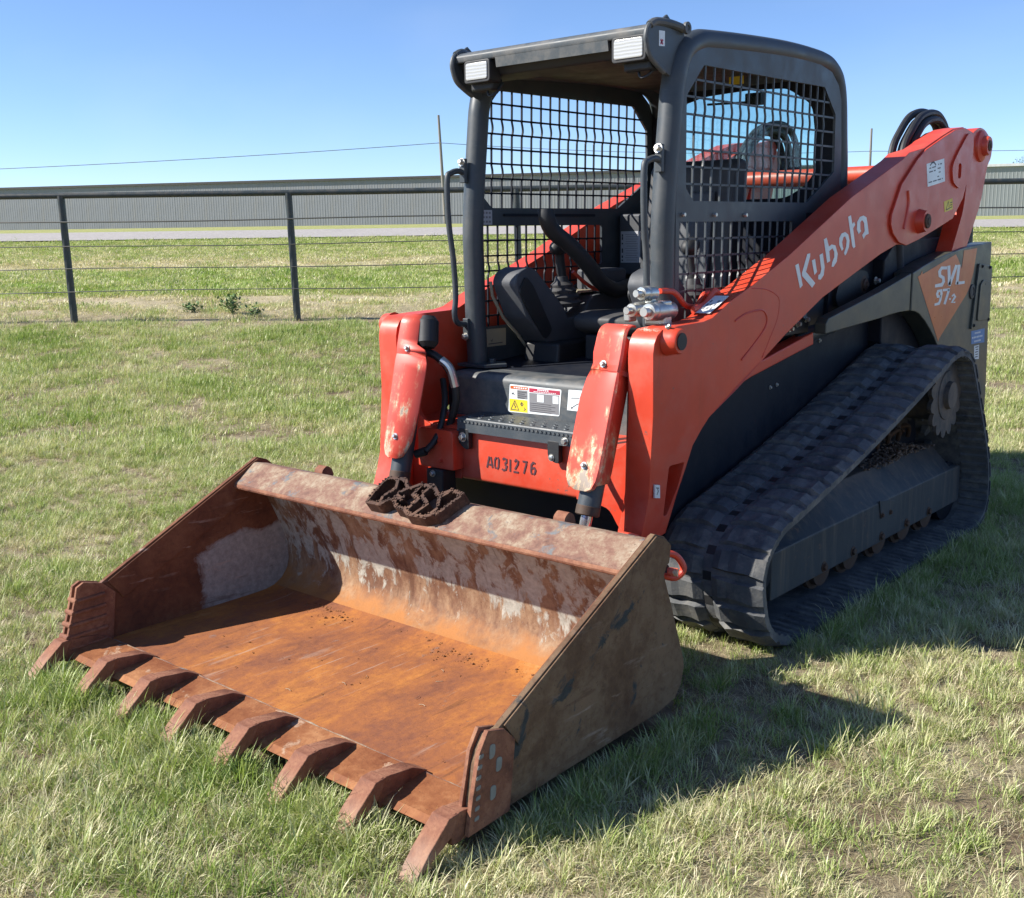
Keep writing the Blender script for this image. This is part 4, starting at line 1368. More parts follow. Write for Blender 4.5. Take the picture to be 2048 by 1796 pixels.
for sg in (1, -1):
    bm = BM(); prism(bm, [(-.18, 1.106), (-.175, 1.050), (-.733, .964), (-1.02, .90), (-1.02, .965), (-.612, 1.031)], sg*.545, sg*.610)
    finish(bm, 'side_rail', 'red', ch, bevel=.006)
    bm = BM(); tube(bm, [(sg*.575, -.26, 1.06), (sg*.575, -.17, 1.092), (sg*.60, .02, 1.118)], .034, 12)
    finish(bm, 'cross_pipe', 'grey', ch)
    bm = BM(); prism(bm, [(-.24, 1.105), (-.24, 1.150), (-.215, 1.172), (.313, 1.258), (.705, 1.333), (.705, 1.148), (.57, 1.148), (.447, 1.142), (.328, 1.133)], sg*.640, sg*.695)
    finish(bm, 'fender_strip', 'olive', ch, bevel=.005)
    rp_ = [(.712, 1.146), (.712, 1.334), (.843, 1.363), (1.011, 1.394), (1.212, 1.421), (1.437, 1.445), (1.875, 1.468), (1.880, 1.251), (1.911, .985), (1.94, .668), (1.95, .42), (1.30, .42), (1.24, .75), (1.16, .88), (1.105, .94), (1.047, .99), (.986, 1.034), (.909, 1.082), (.823, 1.124), (.765, 1.140)]
    bm = BM(); prism(bm, rp_, sg*.600, sg*.700)
    rp = finish(bm, 'rear_side_panel', 'olive', L_, bevel=.006)
    bm = BM(); prism(bm, fillet([(1.652, 1.352), (1.875, 1.331), (1.890, 1.015), (1.585, .990)], .012, 3), sg*.7003, sg*.712)
    hd = finish(bm, 'access_door', 'olive', rp, bevel=.003)
    bm = BM(); prism(bm, fillet([(1.722, 1.262), (1.833, 1.243), (1.834, 1.029), (1.655, 1.034), (1.671, 1.236)], .015, 3), sg*.7122, sg*.720)
    finish(bm, 'door_pressing', 'olive', rp, bevel=.003)
    bm = BM(); lathe(bm, (sg*.700, 1.585, 1.20), (sg*.71, 1.585, 1.20), [(0, .042), (.006, .040), (.007, .024), (.004, .022)], 24)
    finish(bm, 'door_latch', 'black', rp)
    for y, z in ((1.70, 1.335), (1.83, 1.325), (1.62, 1.01), (1.86, 1.03), (1.75, 1.235)):
        bolt(rp, (sg*.7125, y, z), (sg, 0, 0), .007, .006, 'black')
    # boxed rear of the hull behind the panel
dec = [(.773, 1.312), (.812, 1.322), (.826, 1.340), (.835, 1.322), (1.296, 1.411), (1.335, 1.385), (1.400, 1.330), (1.420, 1.428), (1.627, 1.437), (1.591, 1.308), (1.545, 1.228), (1.500, 1.190), (1.122, .978), (1.108, .962), (1.094, .978)]
bm = BM(); prism(bm, dec, .7003, .7011)
finish(bm, 'triangle_decal', 'orange_decal', rp0 if False else [o for o in L_.children if o.name.startswith('rear_side_panel')][0], smooth=False)
nrp = [o for o in L_.children if o.name.startswith('rear_side_panel')][0]
bm = BM()
for s_, w in (([(1.172, 1.343), (1.094, 1.345), (1.066, 1.328), (1.075, 1.306), (1.125, 1.294), (1.135, 1.274), (1.112, 1.258), (1.014, 1.256)], .0155), ([(1.197, 1.354), (1.222, 1.252)], .0165), ([(1.222, 1.248), (1.313, 1.354)], .0165), ([(1.352, 1.354), (1.335, 1.250)], .0165), ([(1.335, 1.2565), (1.455, 1.2565)], .0155),
              ([(1.104, 1.199), (1.064, 1.199), (1.050, 1.213), (1.064, 1.228), (1.104, 1.229), (1.114, 1.214), (1.102, 1.180), (1.084, 1.162), (1.023, 1.160)], .0125), ([(1.130, 1.229), (1.232, 1.229)], .0125), ([(1.222, 1.229), (1.168, 1.154)], .0135), ([(1.232, 1.177), (1.257, 1.177)], .009), ([(1.272, 1.190), (1.300, 1.198), (1.322, 1.186), (1.275, 1.157), (1.328, 1.156)], .0085)):
    A_ = 2.5
    b2 = BM()
    ribbon(b2, [(y/A_, z) for y, z in s_], w, .7013, .0008)
    for v in b2.verts: v.co.y *= A_
    me_t = bpy.data.meshes.new('t'); b2.to_mesh(me_t); b2.free(); bm.from_mesh(me_t); bpy.data.meshes.remove(me_t)
finish(bm, 'lettering', 'white_decal', nrp, smooth=False)
bm = BM(); prism(bm, [(1.618, .978), (1.844, .978), (1.854, .897), (1.632, .904)], .7003, .7010)
finish(bm, 'blue_sticker', 'blue_decal', nrp, smooth=False)
bm = BM()
for r_, (a0, a1) in enumerate(((1.68, 1.78), (1.64, 1.82), (1.68, 1.79))):
    for i in range(7):
        x_ = a0+(a1-a0)*i/7
        ribbon(bm, [(x_, .961-.023*r_), (x_+(a1-a0)*.09, .962-.023*r_)], .010, .7012, .0004)
finish(bm, 'sticker_print', 'white_decal', nrp, smooth=False)
bm = BM(); prism(bm, [(1.683, .89), (1.768, .89), (1.778, .807), (1.699, .813)], .7003, .7010)
finish(bm, 'white_sticker', 'white_decal', nrp, smooth=False)
bm = BM()
for k in range(5): ribbon(bm, [(1.705+.01*(k % 2), .88-.014*k), (1.755, .88-.014*k)], .005, .7012, .0004)
finish(bm, 'sticker_print', 'print', nrp, smooth=False)
# engine hood and tailgate
bm = BM(); prism(bm, [(.60, 1.40), (.75, 1.50), (1.75, 1.50), (1.90, 1.44), (1.96, .45), (1.0, .42), (.60, 1.0)], -.598, .598)
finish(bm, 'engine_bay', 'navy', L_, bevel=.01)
bm = BM(); prism(bm, fillet([(.30, 1.42), (.34, 1.62), (.70, 1.66), (1.70, 1.56), (1.86, 1.51), (1.86, 1.46), (.5, 1.36)], .04, 3), -.44, .44)
finish(bm, 'engine_hood', 'olive', L_, bevel=.006)
# torque tube between the arms
bm = BM(); cyl(bm, (-.60, .95, 1.827), (.60, .95, 1.827), 0.045, 28)
finish(bm, 'torque_tube', 'red', L_)
# lift cylinders
for sg in (1, -1):
    bm = BM(); cyl(bm, (sg*.565, .74, 1.60), (sg*.565, .86, 1.12), .050, 20)
    finish(bm, 'lift_cylinder', 'navy', L_)
    # hose loops over the rear pivot
    for k, (dx, dz, dy, mn) in enumerate(((-.02, 0, 0, 'black'), (.03, -.012, .01, 'black'), (.005, -.052, .0, 'black'), (.05, -.065, 0, 'black'))):
        pts = [(1.00, 1.80), (1.046, 1.96), (1.132, 2.050), (1.25, 2.130), (1.397, 2.165), (1.53, 2.160), (1.64, 2.10), (1.70, 1.98), (1.66, 1.80)]
        cx0 = (1.38, 1.95)
        s_ = 1 + dz*3.2
        pp = smooth_path([(sg*(.45+dx), cx0[0]+(y-cx0[0])*s_+dy, cx0[1]+(z-cx0[1])*s_) for y, z in pts], 6)
        bm = BM(); tube(bm, pp, .020, 10)
        finish(bm, 'hose', mn, L_)
# rear uprights that carry the links
for sg in (1, -1):
    bm = BM(); prism(bm, [(1.05, 1.38), (1.20, 1.62), (1.30, 1.72), (1.42, 1.62), (1.55, 1.45), (1.55, 1.38)], sg*.50, sg*.575)
    finish(bm, 'rear_upright', 'navy', L_, bevel=.006)
# front floor box and lower nose
bm = BM(); prism(bm, fillet([(-1.352, .770), (-1.352, .958), (-1.332, .978), (-.70, .985), (-.70, .77)], [0, .012, .012, 0, 0], 3), -.475, .475)
fb = finish(bm, 'cab_floor_box', 'grey_top', L_)
bm = BM(); prism(bm, [(-1.34, .20), (-1.37, .54), (-1.20, .56), (-1.20, .20)], -.50, .50)
finish(bm, 'belly_guard', 'black', L_, bevel=.01)
bm = BM(); prism(bm, fillet([(-1.850, .10), (-1.868, .36), (-1.915, .50), (-1.86, .55), (-1.76, .50), (-1.72, .12)], .02, 3), -.58, .60)
o = finish(bm, 'bucket_coupler', 'navy', L_)
bm = BM(); tube(bm, smooth_path([(.93, -1.90, .55), (.955, -1.845, .535), (.975, -1.825, .49), (.96, -1.85, .462), (.93, -1.90, .48)], 5), .011, 10)
finish(bm, 'latch_handle', 'red', L_)
bm = BM(); cyl(bm, (.955, -1.885, .490), (.985, -1.875, .490), .014, 14)
finish(bm, 'latch_knob', 'red_worn', L_)
bm = BM(); cyl(bm, (.60, -1.87, .49), (.94, -1.87, .49), .016, 12)
finish(bm, 'latch_shaft', 'navy', L_)
# stickers on the floor box
bm = BM(); prism(bm, fillet([(-.168, .830), (-.158, .946), (.112, .944), (.100, .836)], .006, 2), -1.3535, -1.3527, axis='y')
st = finish(bm, 'warning_label', 'white_decal', fb, smooth=False)
def pz(name, mat, quads):
    bm = BM()
    for q in quads:
        prism(bm, q, -1.3543, -1.3537, axis='y')
    finish(bm, name, mat, fb, smooth=False)
def rc(x0, z0, x1, z1): return [(x0, z0), (x1, z0), (x1, z1), (x0, z1)]
pz('label_orange', 'orange_decal', [rc(-.154, .928, -.062, .940)])
pz('label_crimson', 'crimson', [rc(-.054, .922, .104, .938)])
pz('label_yellow', 'yellow_decal', [rc(-.160, .835, -.064, .886)])
pz('label_grey', 'greyprint', [rc(-.118, .890, -.064, .925), rc(-.054, .842, .098, .919)])
bm = BM()
def st_(pts, w, y=-1.3549): ribbon(bm, pts, w, y, .0004, axis='y')
st_([(-.153, .842), (-.131, .880), (-.110, .842), (-.153, .842)], .003)
st_([(-.131, .869), (-.134, .858), (-.126, .858), (-.131, .848)], .003)
st_([(-.094, .876), (-.101, .868), (-.094, .860), (-.086, .868), (-.094, .876)], .0025)
st_([(-.094, .874), (-.094, .863)], .003)
st_([(-.082, .855), (-.074, .848), (-.084, .843)], .003)
st_([(-.148, .905), (-.140, .912), (-.134, .903)], .003)
for k in range(4): st_([(-.115, .918-.008*k), (-.068-.01*(k % 2), .918-.008*k)], .0026)
for k in range(5): st_([(-.05, .877-.008*k), (.06+.02*(k % 2), .877-.008*k)], .0022)
finish(bm, 'label_print', 'print', fb, smooth=False)
bm = BM()
for x0, x1 in ((-.012, .022), (.068, .097)): prism(bm, rc(x0, .885, x1, .915), -1.3552, -1.3545, axis='y')
for i in range(6): ribbon(bm, [(-.01+i*.010, .9335), (-.004+i*.010, .9335)], .006, -1.3549, .0004, axis='y')
for i in range(13): ribbon(bm, [(-.03+i*.009, .9255), (-.024+i*.009, .9255)], .003, -1.3549, .0004, axis='y')
for i in range(6): ribbon(bm, [(-.135+i*.012, .934), (-.127+i*.012, .934)], .005, -1.3549, .0004, axis='y')
finish(bm, 'label_white_print', 'white_decal', fb, smooth=False)
bm = BM(); prism(bm, [(.139, .865), (.147, .947), (.235, .949), (.225, .865)], -1.3535, -1.3527, axis='y')
finish(bm, 'diagram_label', 'white_decal', fb, smooth=False)
bm = BM()
ribbon(bm, [(.16, .915), (.20, .918)], .003, -1.3540, .0004, axis='y'); ribbon(bm, [(.163, .877), (.19, .893), (.21, .90)], .003, -1.3540, .0004, axis='y')
prism(bm, rc(.158, .873, .166, .879), -1.3541, -1.3537, axis='y')
finish(bm, 'label_print', 'print', fb, smooth=False)

# front step
bm = BM()
prism(bm, [(-1.525, .806), (-1.520, .817), (-1.375, .822), (-1.375, .816), (-1.515, .811)], -.298, .345)
prism(bm, [(-1.529, .762), (-1.523, .762), (-1.519, .812), (-1.525, .812)], -.296, .345)
box(bm, (-.294, -1.45, .80), (.005, .14, .035))
box(bm, (.342, -1.45, .80), (.005, .14, .035))
fs_ = finish(bm, 'front_step', 'grey', L_)
bm = BM()
for i in range(11):
    for j in range(3):
        x = -.255+i*.055+(.027 if j % 2 else 0)
        if x > .33: continue
        y = -1.49+j*.042
        lathe(bm, (x, y, .815), (x, y, .83), [(0, .013), (.006, .0095), (.007, .006), (.003, .005)], 12)
finish(bm, 'tread_boss', 'grey_top', fs_)
bm = BM()
for i in range(30):
    x = -.28+i*.021
    prism(bm, [(x, .800), (x+.013, .800), (x+.010, .808), (x+.003, .808)], -1.5305, -1.5265, axis='y')
finish(bm, 'serrated_edge', 'grey_top', fs_)
for x in (-.262, .205):
    bm = BM(); prism(bm, fillet([(x-.026, .715), (x-.026, .775), (x+.030, .775), (x+.030, .690), (x+.005, .690)], .01, 3), -1.53, -1.505, axis='y')
    finish(bm, 'step_bracket', 'black', fs_, bevel=.003)
bolt(fs_, (-.262, -1.531, .74), (0, -1, 0), .014, .014)
bolt(fs_, (.20, -1.531, .71), (0, -1, 0), .010, .005)
bolt(fs_, (.265, -1.530, .780), (0, -1, 0), .012, .012)

# ------------------------------------------------------------------ cab
cab_path = [(-1.192, .985), (-1.200, 1.15), (-1.204, 1.40), (-1.204, 1.62), (-1.165, 1.98), (-1.150, 2.08), (-1.120, 2.165), (-1.075, 2.215), (-1.00, 2.246), (-.90, 2.258), (-.60, 2.276), (-.30, 2.288), (-.05, 2.287), (.10, 2.276), (.185, 2.240), (.225, 2.190), (.248, 2.11), (.265, 1.98), (.285, 1.80), (.290, 1.45), (.290, 1.12)]
cab = None
for sg in (1, -1):
    pp = smooth_path([(sg*.480, y, z) for y, z in cab_path], 5)
    bm = BM(); tube(bm, pp, .045, 18)
    o = finish(bm, 'rollover_hoop' if cab is not None else 'cab_frame', 'grey', cab if cab is not None else L_)
    if cab is None:
        cab = o
up_win = [(-1.054, 1.664), (-1.108, 1.710), (-1.112, 2.043), (-.993, 2.162), (.035, 2.171), (.156, 2.062), (.165, 1.81), (-.102, 1.668)]
lo_win = [(-1.150, 1.587), (-.236, 1.588), (-.236, 1.403), (-.56, 1.25), (-.88, 1.149), (-1.146, 1.147)]
frame_o = [(-1.176, .99), (-1.176, 1.64), (-1.169, 2.05), (-1.155, 2.13), (-1.125, 2.185), (-1.075, 2.222), (-1.008, 2.243), (-.813, 2.258), (-.329, 2.270), (-.04, 2.266), (.103, 2.241), (.178, 2.190), (.212, 2.127), (.240, 1.83), (.262, 1.10), (-.5, 1.0)]
def inside(poly, y, z):
    c = False
    n = len(poly)
    for i in range(n):
        (y1, z1), (y2, z2) = poly[i], poly[(i+1) % n]
        if (z1 > z) != (z2 > z) and y < (y2-y1)*(z-z1)/(z2-z1)+y1:
            c = not c
    return c
def clip(poly, p, q, step=0.004):
    """runs of the segment p-q that lie in the opening"""
    n = int((Vector(q)-Vector(p)).length/step)+1
    runs, cur = [], None
    for i in range(n+1):
        t = i/n
        y, z = p[0]+(q[0]-p[0])*t, p[1]+(q[1]-p[1])*t
        if inside(poly, y, z):
            if cur is None: cur = [(y, z)]
            last = (y, z)
        elif cur is not None:
            runs.append((cur[0], last)); cur = None
    if cur is not None: runs.append((cur[0], last))
    return runs
for sg in (1, -1):
    bm = BM(); prism(bm, frame_o, sg*.505, sg*.517)
    scn = finish(bm, 'side_screen', 'grey', cab)
    cuts = []
    for w in (up_win, lo_win):
        cb = BM(); prism(cb, fillet(w, .006, 2), sg*.48, sg*.54)
        cuts.append(finish(cb, 'cut', 'grey', None))
    carve(scn, cuts)
    bm = BM()
    xb = sg*.509
    def bar(a, b, w=.0085, wob=None):
        a, b = Vector(a), Vector(b)
        d = (b-a).normalized(); nrm = Vector((-d.y, d.x))
        a = a-d*.006; b = b+d*.006
        N_ = 1 if wob is None else max(2, int((b-a).length/.008))
        prev = None
        for i in range(N_+1):
            c = a.lerp(b, i/N_)
            off = 0
            if wob:
                for (z0, z1, am) in wob:
                    if z0 < c.y < z1:
                        off += am*math.sin((c.y-z0)/(z1-z0)*math.pi)
            c = c + Vector((off, 0))
            ring = [bm.verts.new((xb+sx_, c.x+nrm.x*w/2*s2, c.y+nrm.y*w/2*s2)) for sx_, s2 in ((-.0035, -1), (.0035, -1), (.0035, 1), (-.0035, 1))]
            if prev:
                for k in range(4):
                    bm.faces.new((prev[k], prev[(k+1) % 4], ring[(k+1) % 4], ring[k]))
            prev = ring
    k = 0
    y = -1.054+.0
    ys = [-1.054+.068*i for i in range(-1, 17)]
    for y in ys:
        for a, b in clip(up_win, (y, 1.60), (y+.015, 2.20)):
            bar(a, b, .0070, [(1.972, 2.035, .008), (1.785, 1.845, .007)])
    for i in range(1, 9):
        z = 1.664+.0633*i
        for a, b in clip(up_win, (-1.2, z-.001), (.2, z+.003)):
            bar(a, b, .0078)
    for i in range(-1, 13):
        y = -1.088+.066*i
        for a, b in clip(lo_win, (y, 1.10), (y+.008, 1.62)):
            bar(a, b, .0068, [(1.37, 1.43, .009)])
    for i in range(1, 8):
        z = 1.588-.0655*i
        for a, b in clip(lo_win, (-1.2, z), (.0, z+.002)):
            bar(a, b, .0075)
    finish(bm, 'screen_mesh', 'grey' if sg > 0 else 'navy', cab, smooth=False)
    # pressed rail and studs between the two openings
    for y in (-1.13, -.90, -.66):
        bolt(cab, (sg*.514, y, 1.613), (sg, 0, 0), .009, .014, 'steel', 'stud')
    bm = BM(); prism(bm, fillet([(-.98, 1.628), (-.30, 1.628), (-.30, 1.640), (-.98, 1.640)], .005, 2), sg*.502, sg*.498)
    finish(bm, 'pressed_rail', 'navy', cab)
    bm = BM(); tube(bm, [(sg*.514, y, z) for y, z in fillet([(-.16, 1.655), (-.04, 1.665), (-.03, 1.55), (-.15, 1.54)], .02, 3)], .003, 6, closed=True)
    box(bm, (sg*.514, -.075, 1.59), (.012, .06, .07))
    finish(bm, 'window_catch', 'navy', cab)
    # foot plates of the hoop
    bm = BM(); prism(bm, [(sg*.54, -1.26), (sg*.54, -1.12), (sg*.40, -1.10), (sg*.33, -1.17), (sg*.38, -1.26)], .985, 1.000, axis='z')
    finish(bm, 'foot_plate', 'grey', cab, bevel=.003)
    bolt(cab, (sg*.405, -1.18, 1.001), (0, 0, 1), .015, .016, 'grey')
    # handrails
    off = -1.33
    pp = smooth_path([(sg*.49, -1.25, 1.808), (sg*.49, -1.285, 1.813), (sg*.49, -1.325, 1.803), (sg*.49, -1.348, 1.775), (sg*.49, -1.345, 1.60), (sg*.488, -1.325, 1.45), (sg*.486, -1.318, 1.30), (sg*.488, -1.325, 1.22), (sg*.49, -1.305, 1.180), (sg*.49, -1.255, 1.170)], 6)
    bm = BM(); tube(bm, pp, .0125, 12)
    hr = finish(bm, 'handrail', 'grey', cab)
    for z_, h_ in ((1.815, .10), (1.150, .09)):
        bm = BM(); box(bm, (sg*.49, -1.248, z_), (.03, .02, h_))
        finish(bm, 'rail_clamp', 'grey', cab, bevel=.003)
    bolt(cab, (sg*.49, -1.258, 1.850), (0, -1, .2), .012, .014)
    bolt(cab, (sg*.49, -1.258, 1.118), (0, -1, 0), .012, .014)
# roof, visor, light pods
bm = BM(); prism(bm, [(-1.32, 2.262), (-1.27, 2.282), (-.80, 2.300), (-.2, 2.318), (.06, 2.312), (.20, 2.26), (.18, 2.23), (.05, 2.27), (-.3, 2.27), (-1.28, 2.240)], -.46, .46)
rf = finish(bm, 'roof', 'grey_top', cab, bevel=.004)
bm = BM(); prism(bm, [(-1.26, 2.238), (-.3, 2.264), (.08, 2.262), (.10, 2.248), (-1.20, 2.222)], -.44, .44)
finish(bm, 'headliner', 'red_worn' if False else 'black', cab, bevel=.01)
bm = BM()
prism(bm, fillet([(-1.325, 2.236), (-1.328, 2.258), (-1.312, 2.272), (-1.24, 2.288), (-1.22, 2.27), (-1.300, 2.25), (-1.317, 2.232)], .005, 2), -.448, .478)
prism(bm, [(-1.318, 2.200), (-1.325, 2.24), (-1.310, 2.24), (-1.305, 2.203)], -.235, .31)
finish(bm, 'visor', 'grey_top', cab)
bm = BM(); prism(bm, [(-1.27, 2.175), (-1.305, 2.235), (-1.18, 2.235), (-1.17, 2.165)], -.45, .45)
finish(bm, 'header_beam', 'black', cab, bevel=.008)
for sg in (1, -1):
    ck = fillet([(-1.332, 2.260), (-1.343, 2.225), (-1.322, 2.165), (-1.250, 2.128), (-1.19, 2.105), (-1.13, 2.12), (-1.09, 2.26), (-1.126, 2.288), (-1.30, 2.280)], [.02, .03, .04, .03, .01, .01, .02, .01, .02], 4)
    bm = BM(); xo = 0 if sg > 0 else .034
    prism(bm, ck, sg*.482+xo, sg*.494+xo)
    finish(bm, 'cheek_plate', 'grey', cab, bevel=.003)
    bm = BM(); tube(bm, [(sg*.488+xo, y, z) for y, z in ck[:int(len(ck)*.46)]] , .010, 10)
    tube(bm, smooth_path([(sg*.488+xo, -1.318, 2.268), (sg*.49+xo, -1.28, 2.284), (sg*.495, -1.19, 2.286), (sg*.50, -1.112, 2.278)], 4), .015, 10)
    lathe(bm, (sg*.505, -1.108, 2.28), (sg*.525, -1.108, 2.28), [(0, .022), (.012, .022), (.0125, .010), (.009, .009)], 14)
    finish(bm, 'cheek_rim', 'grey_top', cab)
    # headlights
    cx_, rot = sg*.405, 0.0
    if sg < 0:
        x0, x1, z0, z1, yy = -.385, -.270, 2.160, 2.226, -1.332
    else:
        x0, x1, z0, z1, yy = .345, .470, 2.162, 2.230, -1.332
    bm = BM(); prism(bm, fillet([(x0-.012, z0-.012), (x1+.012, z0-.012), (x1+.012, z1+.010), (x0-.012, z1+.010)], .016, 4), yy, yy+.07, axis='y')
    hl = finish(bm, 'headlight', 'black', cab, bevel=.004)
    bm = BM()
    f0 = fillet([(x0, z0), (x1, z0), (x1, z1), (x0, z1)], .010, 4)
    prism(bm, f0, yy-.004, yy+.004, axis='y')
    finish(bm, 'headlight_lens', 'lens', cab, bevel=.003)
    bm = BM(); box(bm, ((x0+x1)/2+.01*sg, -1.26, 2.145), (.12, .07, .05))
    finish(bm, 'light_bracket', 'black', cab, bevel=.012)
    bm = BM(); tube(bm, smooth_path([((x0+x1)/2, -1.27, 2.13), ((x0+x1)/2+.02, -1.28, 2.10), ((x0+x1)/2+.05, -1.27, 2.11), ((x0+x1)/2+.06, -1.24, 2.15)], 5), .005, 8)
    finish(bm, 'light_cable', 'black', cab)
    # lifting lugs
    bm = BM(); prism(bm, [(-1.273, 2.278), (-1.212, 2.316), (-1.155, 2.278)], sg*.484, sg*.492)
    lg = finish(bm, 'lifting_lug', 'grey', cab)
    cb = BM(); cyl(cb, (sg*.45, -1.212, 2.299), (sg*.55, -1.212, 2.299), .007, 14)
    carve(lg, [finish(cb, 'cut', 'grey', None)])
    bm = BM(); prism(bm, [(.10, 2.33), (.26, 2.285), (.315, 2.24), (.315, 2.12), (.22, 2.16)], sg*.45, sg*.458)
    finish(bm, 'lifting_lug', 'grey', cab)
bm = BM(); prism(bm, [(-1.268, 2.255), (-1.230, 2.257), (-1.230, 2.205), (-1.268, 2.202)], .4945, .4952)
finish(bm, 'small_sticker', 'white_decal', cab, smooth=False)
bm = BM(); ribbon(bm, [(-1.258, 2.226), (-1.243, 2.210)], .007, .4953, .0005); ribbon(bm, [(-1.243, 2.226), (-1.258, 2.210)], .007, .4953, .0005)
finish(bm, 'sticker_print', 'crimson', cab, smooth=False)
# rear wall with window
bm = BM(); prism(bm, [(-.50, 1.05), (.50, 1.05), (.50, 2.27), (-.50, 2.27)], .200, .215, axis='y')
rw = finish(bm, 'rear_wall', 'navy', cab)
wn = fillet([(-.43, 1.70), (.26, 1.70), (.36, 1.755), (.408, 1.82), (.400, 1.98), (.38, 2.12), (.25, 2.205), (.05, 2.215), (-.20, 2.205), (-.43, 2.15)], .04, 4)
cb = BM(); prism(cb, wn, .15, .25, axis='y')
carve(rw, [finish(cb, 'cut', 'navy', None)])
bm = BM(); prism(bm, [(a*1.015, (b-1.95)*1.015+1.95) for a, b in wn], .2155, .2195, axis='y')
finish(bm, 'rear_window', 'glass', cab, smooth=False)
# tinted side glass inside the screens (near side)
bm = BM(); tube(bm, [(-.20, .235, 2.17), (.10, .235, 2.16)], .006, 8); box(bm, (.06, .245, 2.175), (.085, .05, .055))
finish(bm, 'rear_work_lamp', 'navy', cab, bevel=.006)
bm = BM(); box(bm, (.150, -.10, 2.222), (.075, .002, .035))
finish(bm, 'yellow_tag', 'yellow_decal', cab, smooth=False)
# inside
bm = BM()
prism(bm, fillet([(-.86, 1.14), (-.87, 1.185), (-.80, 1.212), (-.36, 1.20), (-.34, 1.10), (-.80, 1.11)], .03, 4), -.21, .23)
seat = finish(bm, 'seat', 'seat', L_, bevel=.02, seg=3)
bm = BM(); prism(bm, fillet([(-.36, 1.18), (-.27, 1.84), (-.22, 1.875), (-.16, 1.85), (-.22, 1.20)], .03, 4), -.20, .26)
finish(bm, 'seat_back', 'seat', seat, bevel=.025, seg=3)
bm = BM(); prism(bm, fillet([(-.372, 1.30), (-.315, 1.72), (-.295, 1.73), (-.35, 1.30)], .008, 2), -.12, .17)
finish(bm, 'seat_back_pad', 'console', seat, bevel=.01)
bm = BM(); prism(bm, [(-.84, .98), (-.84, 1.11), (-.38, 1.11), (-.38, .98)], -.16, .18)
finish(bm, 'seat_base', 'black', seat, bevel=.01)
cons = fillet([(-1.161, 1.345), (-1.137, 1.39), (-1.067, 1.413), (-1.020, 1.398), (-.819, 1.222), (-.795, 1.172), (-.68, 1.190), (-.640, 1.235), (-.60, 1.268), (-.30, 1.285), (-.30, 1.03), (-.74, 1.0), (-.86, 1.03), (-.93, 1.065), (-1.081, 1.191)], .02, 3)
for sg in (-1, 1):
    bm = BM(); prism(bm, cons, sg*.42, sg*.285)
    cn = finish(bm, 'control_console', 'console', L_, bevel=.008)
    bm = BM(); prism(bm, fillet([(-1.145, 1.31), (-1.10, 1.375), (-1.05, 1.33), (-.92, 1.13), (-.97, 1.09), (-1.08, 1.22)], .02, 3), sg*.284, sg*.276)
    finish(bm, 'console_inset', 'black', cn)
    bm = BM(); tube(bm, [(sg*.422, y, z) for y, z in [(-1.165, 1.35), (-1.155, 1.29), (-1.085, 1.19), (-1.0, 1.12), (-.935, 1.055), (-.88, 1.03)]], .007, 8)
    finish(bm, 'console_trim', 'beige', cn)
    bm = BM(); prism(bm, [(-.98, .985), (-.97, 1.08), (-.62, 1.08), (-.60, .985)], sg*.40, sg*.20)
    finish(bm, 'console_post', 'black', cn, bevel=.015)
    bm = BM()
    bx, by_ = sg*.345, -.76
    prof = [(0, .078), (.018, .088), (.030, .074), (.045, .080), (.058, .064), (.072, .068), (.085, .050), (.098, .052), (.112, .034), (.135, .028)]
    lathe(bm, (bx, by_, 1.225), (bx, by_-.01, 1.40), prof, 20)
    js = finish(bm, 'joystick', 'seat', L_)
    bm = BM()
    tube(bm, smooth_path([(bx, by_, 1.34), (bx-.005, by_-.01, 1.42), (bx, by_-.02, 1.47)], 4), [.022]*8+[.026], 12)
    bmesh.ops.create_uvsphere(bm, u_segments=14, v_segments=10, radius=.040, matrix=Matrix.Translation((bx, by_-.03, 1.492)) @ Matrix.Rotation(.4, 4, 'X') @ Matrix.Diagonal((.9, 1.25, .85, 1)))
    finish(bm, 'joystick_grip', 'black', js)
bm = BM(); tube(bm, smooth_path([(-.255, -.985, 1.650), (-.25, -.985, 1.61), (-.245, -.95, 1.560), (-.22, -.86, 1.495), (-.20, -.76, 1.41), (-.20, -.66, 1.33), (-.22, -.52, 1.29), (-.26, -.35, 1.30)], 6), .036, 16)
finish(bm, 'lap_bar', 'black', L_)
bm = BM(); box(bm, (-.35, -.45, 1.33), (.14, .22, .11)); finish(bm, 'armrest_box', 'console', L_, bevel=.015)
bm = BM(); box(bm, (-.37, -.62, 1.285), (.10, .12, .012)); finish(bm, 'switch_plate', 'beige', L_, bevel=.003)
bm = BM(); tube(bm, smooth_path([(-.30, -.74, 1.38), (-.28, -.68, 1.33), (-.27, -.60, 1.295), (-.22, -.54, 1.30)], 5), .009, 8); finish(bm, 'red_cable', 'red', L_)
bm = BM(); box(bm, (-.405, .045, 1.49), (.19, .29, .30)); pc = finish(bm, 'rear_cabinet', 'console', L_, bevel=.012)
bm = BM(); box(bm, (-.425, -.1015, 1.478), (.118, .002, .155)); finish(bm, 'instruction_label', 'silver_label', pc, smooth=False)
bm = BM()
for i, (z, h_) in enumerate(((1.535, .012), (1.52, .014), (1.495, .008), (1.46, .022), (1.43, .012), (1.412, .008))): box(bm, (-.474, -.1035, z), (.008, .001, h_))
for i in range(12): box(bm, (-.42+.002*(i % 3), -.1035, 1.54-.0115*i), (.075-.01*(i % 2), .001, .0016))
finish(bm, 'label_print', 'print', pc, smooth=False)
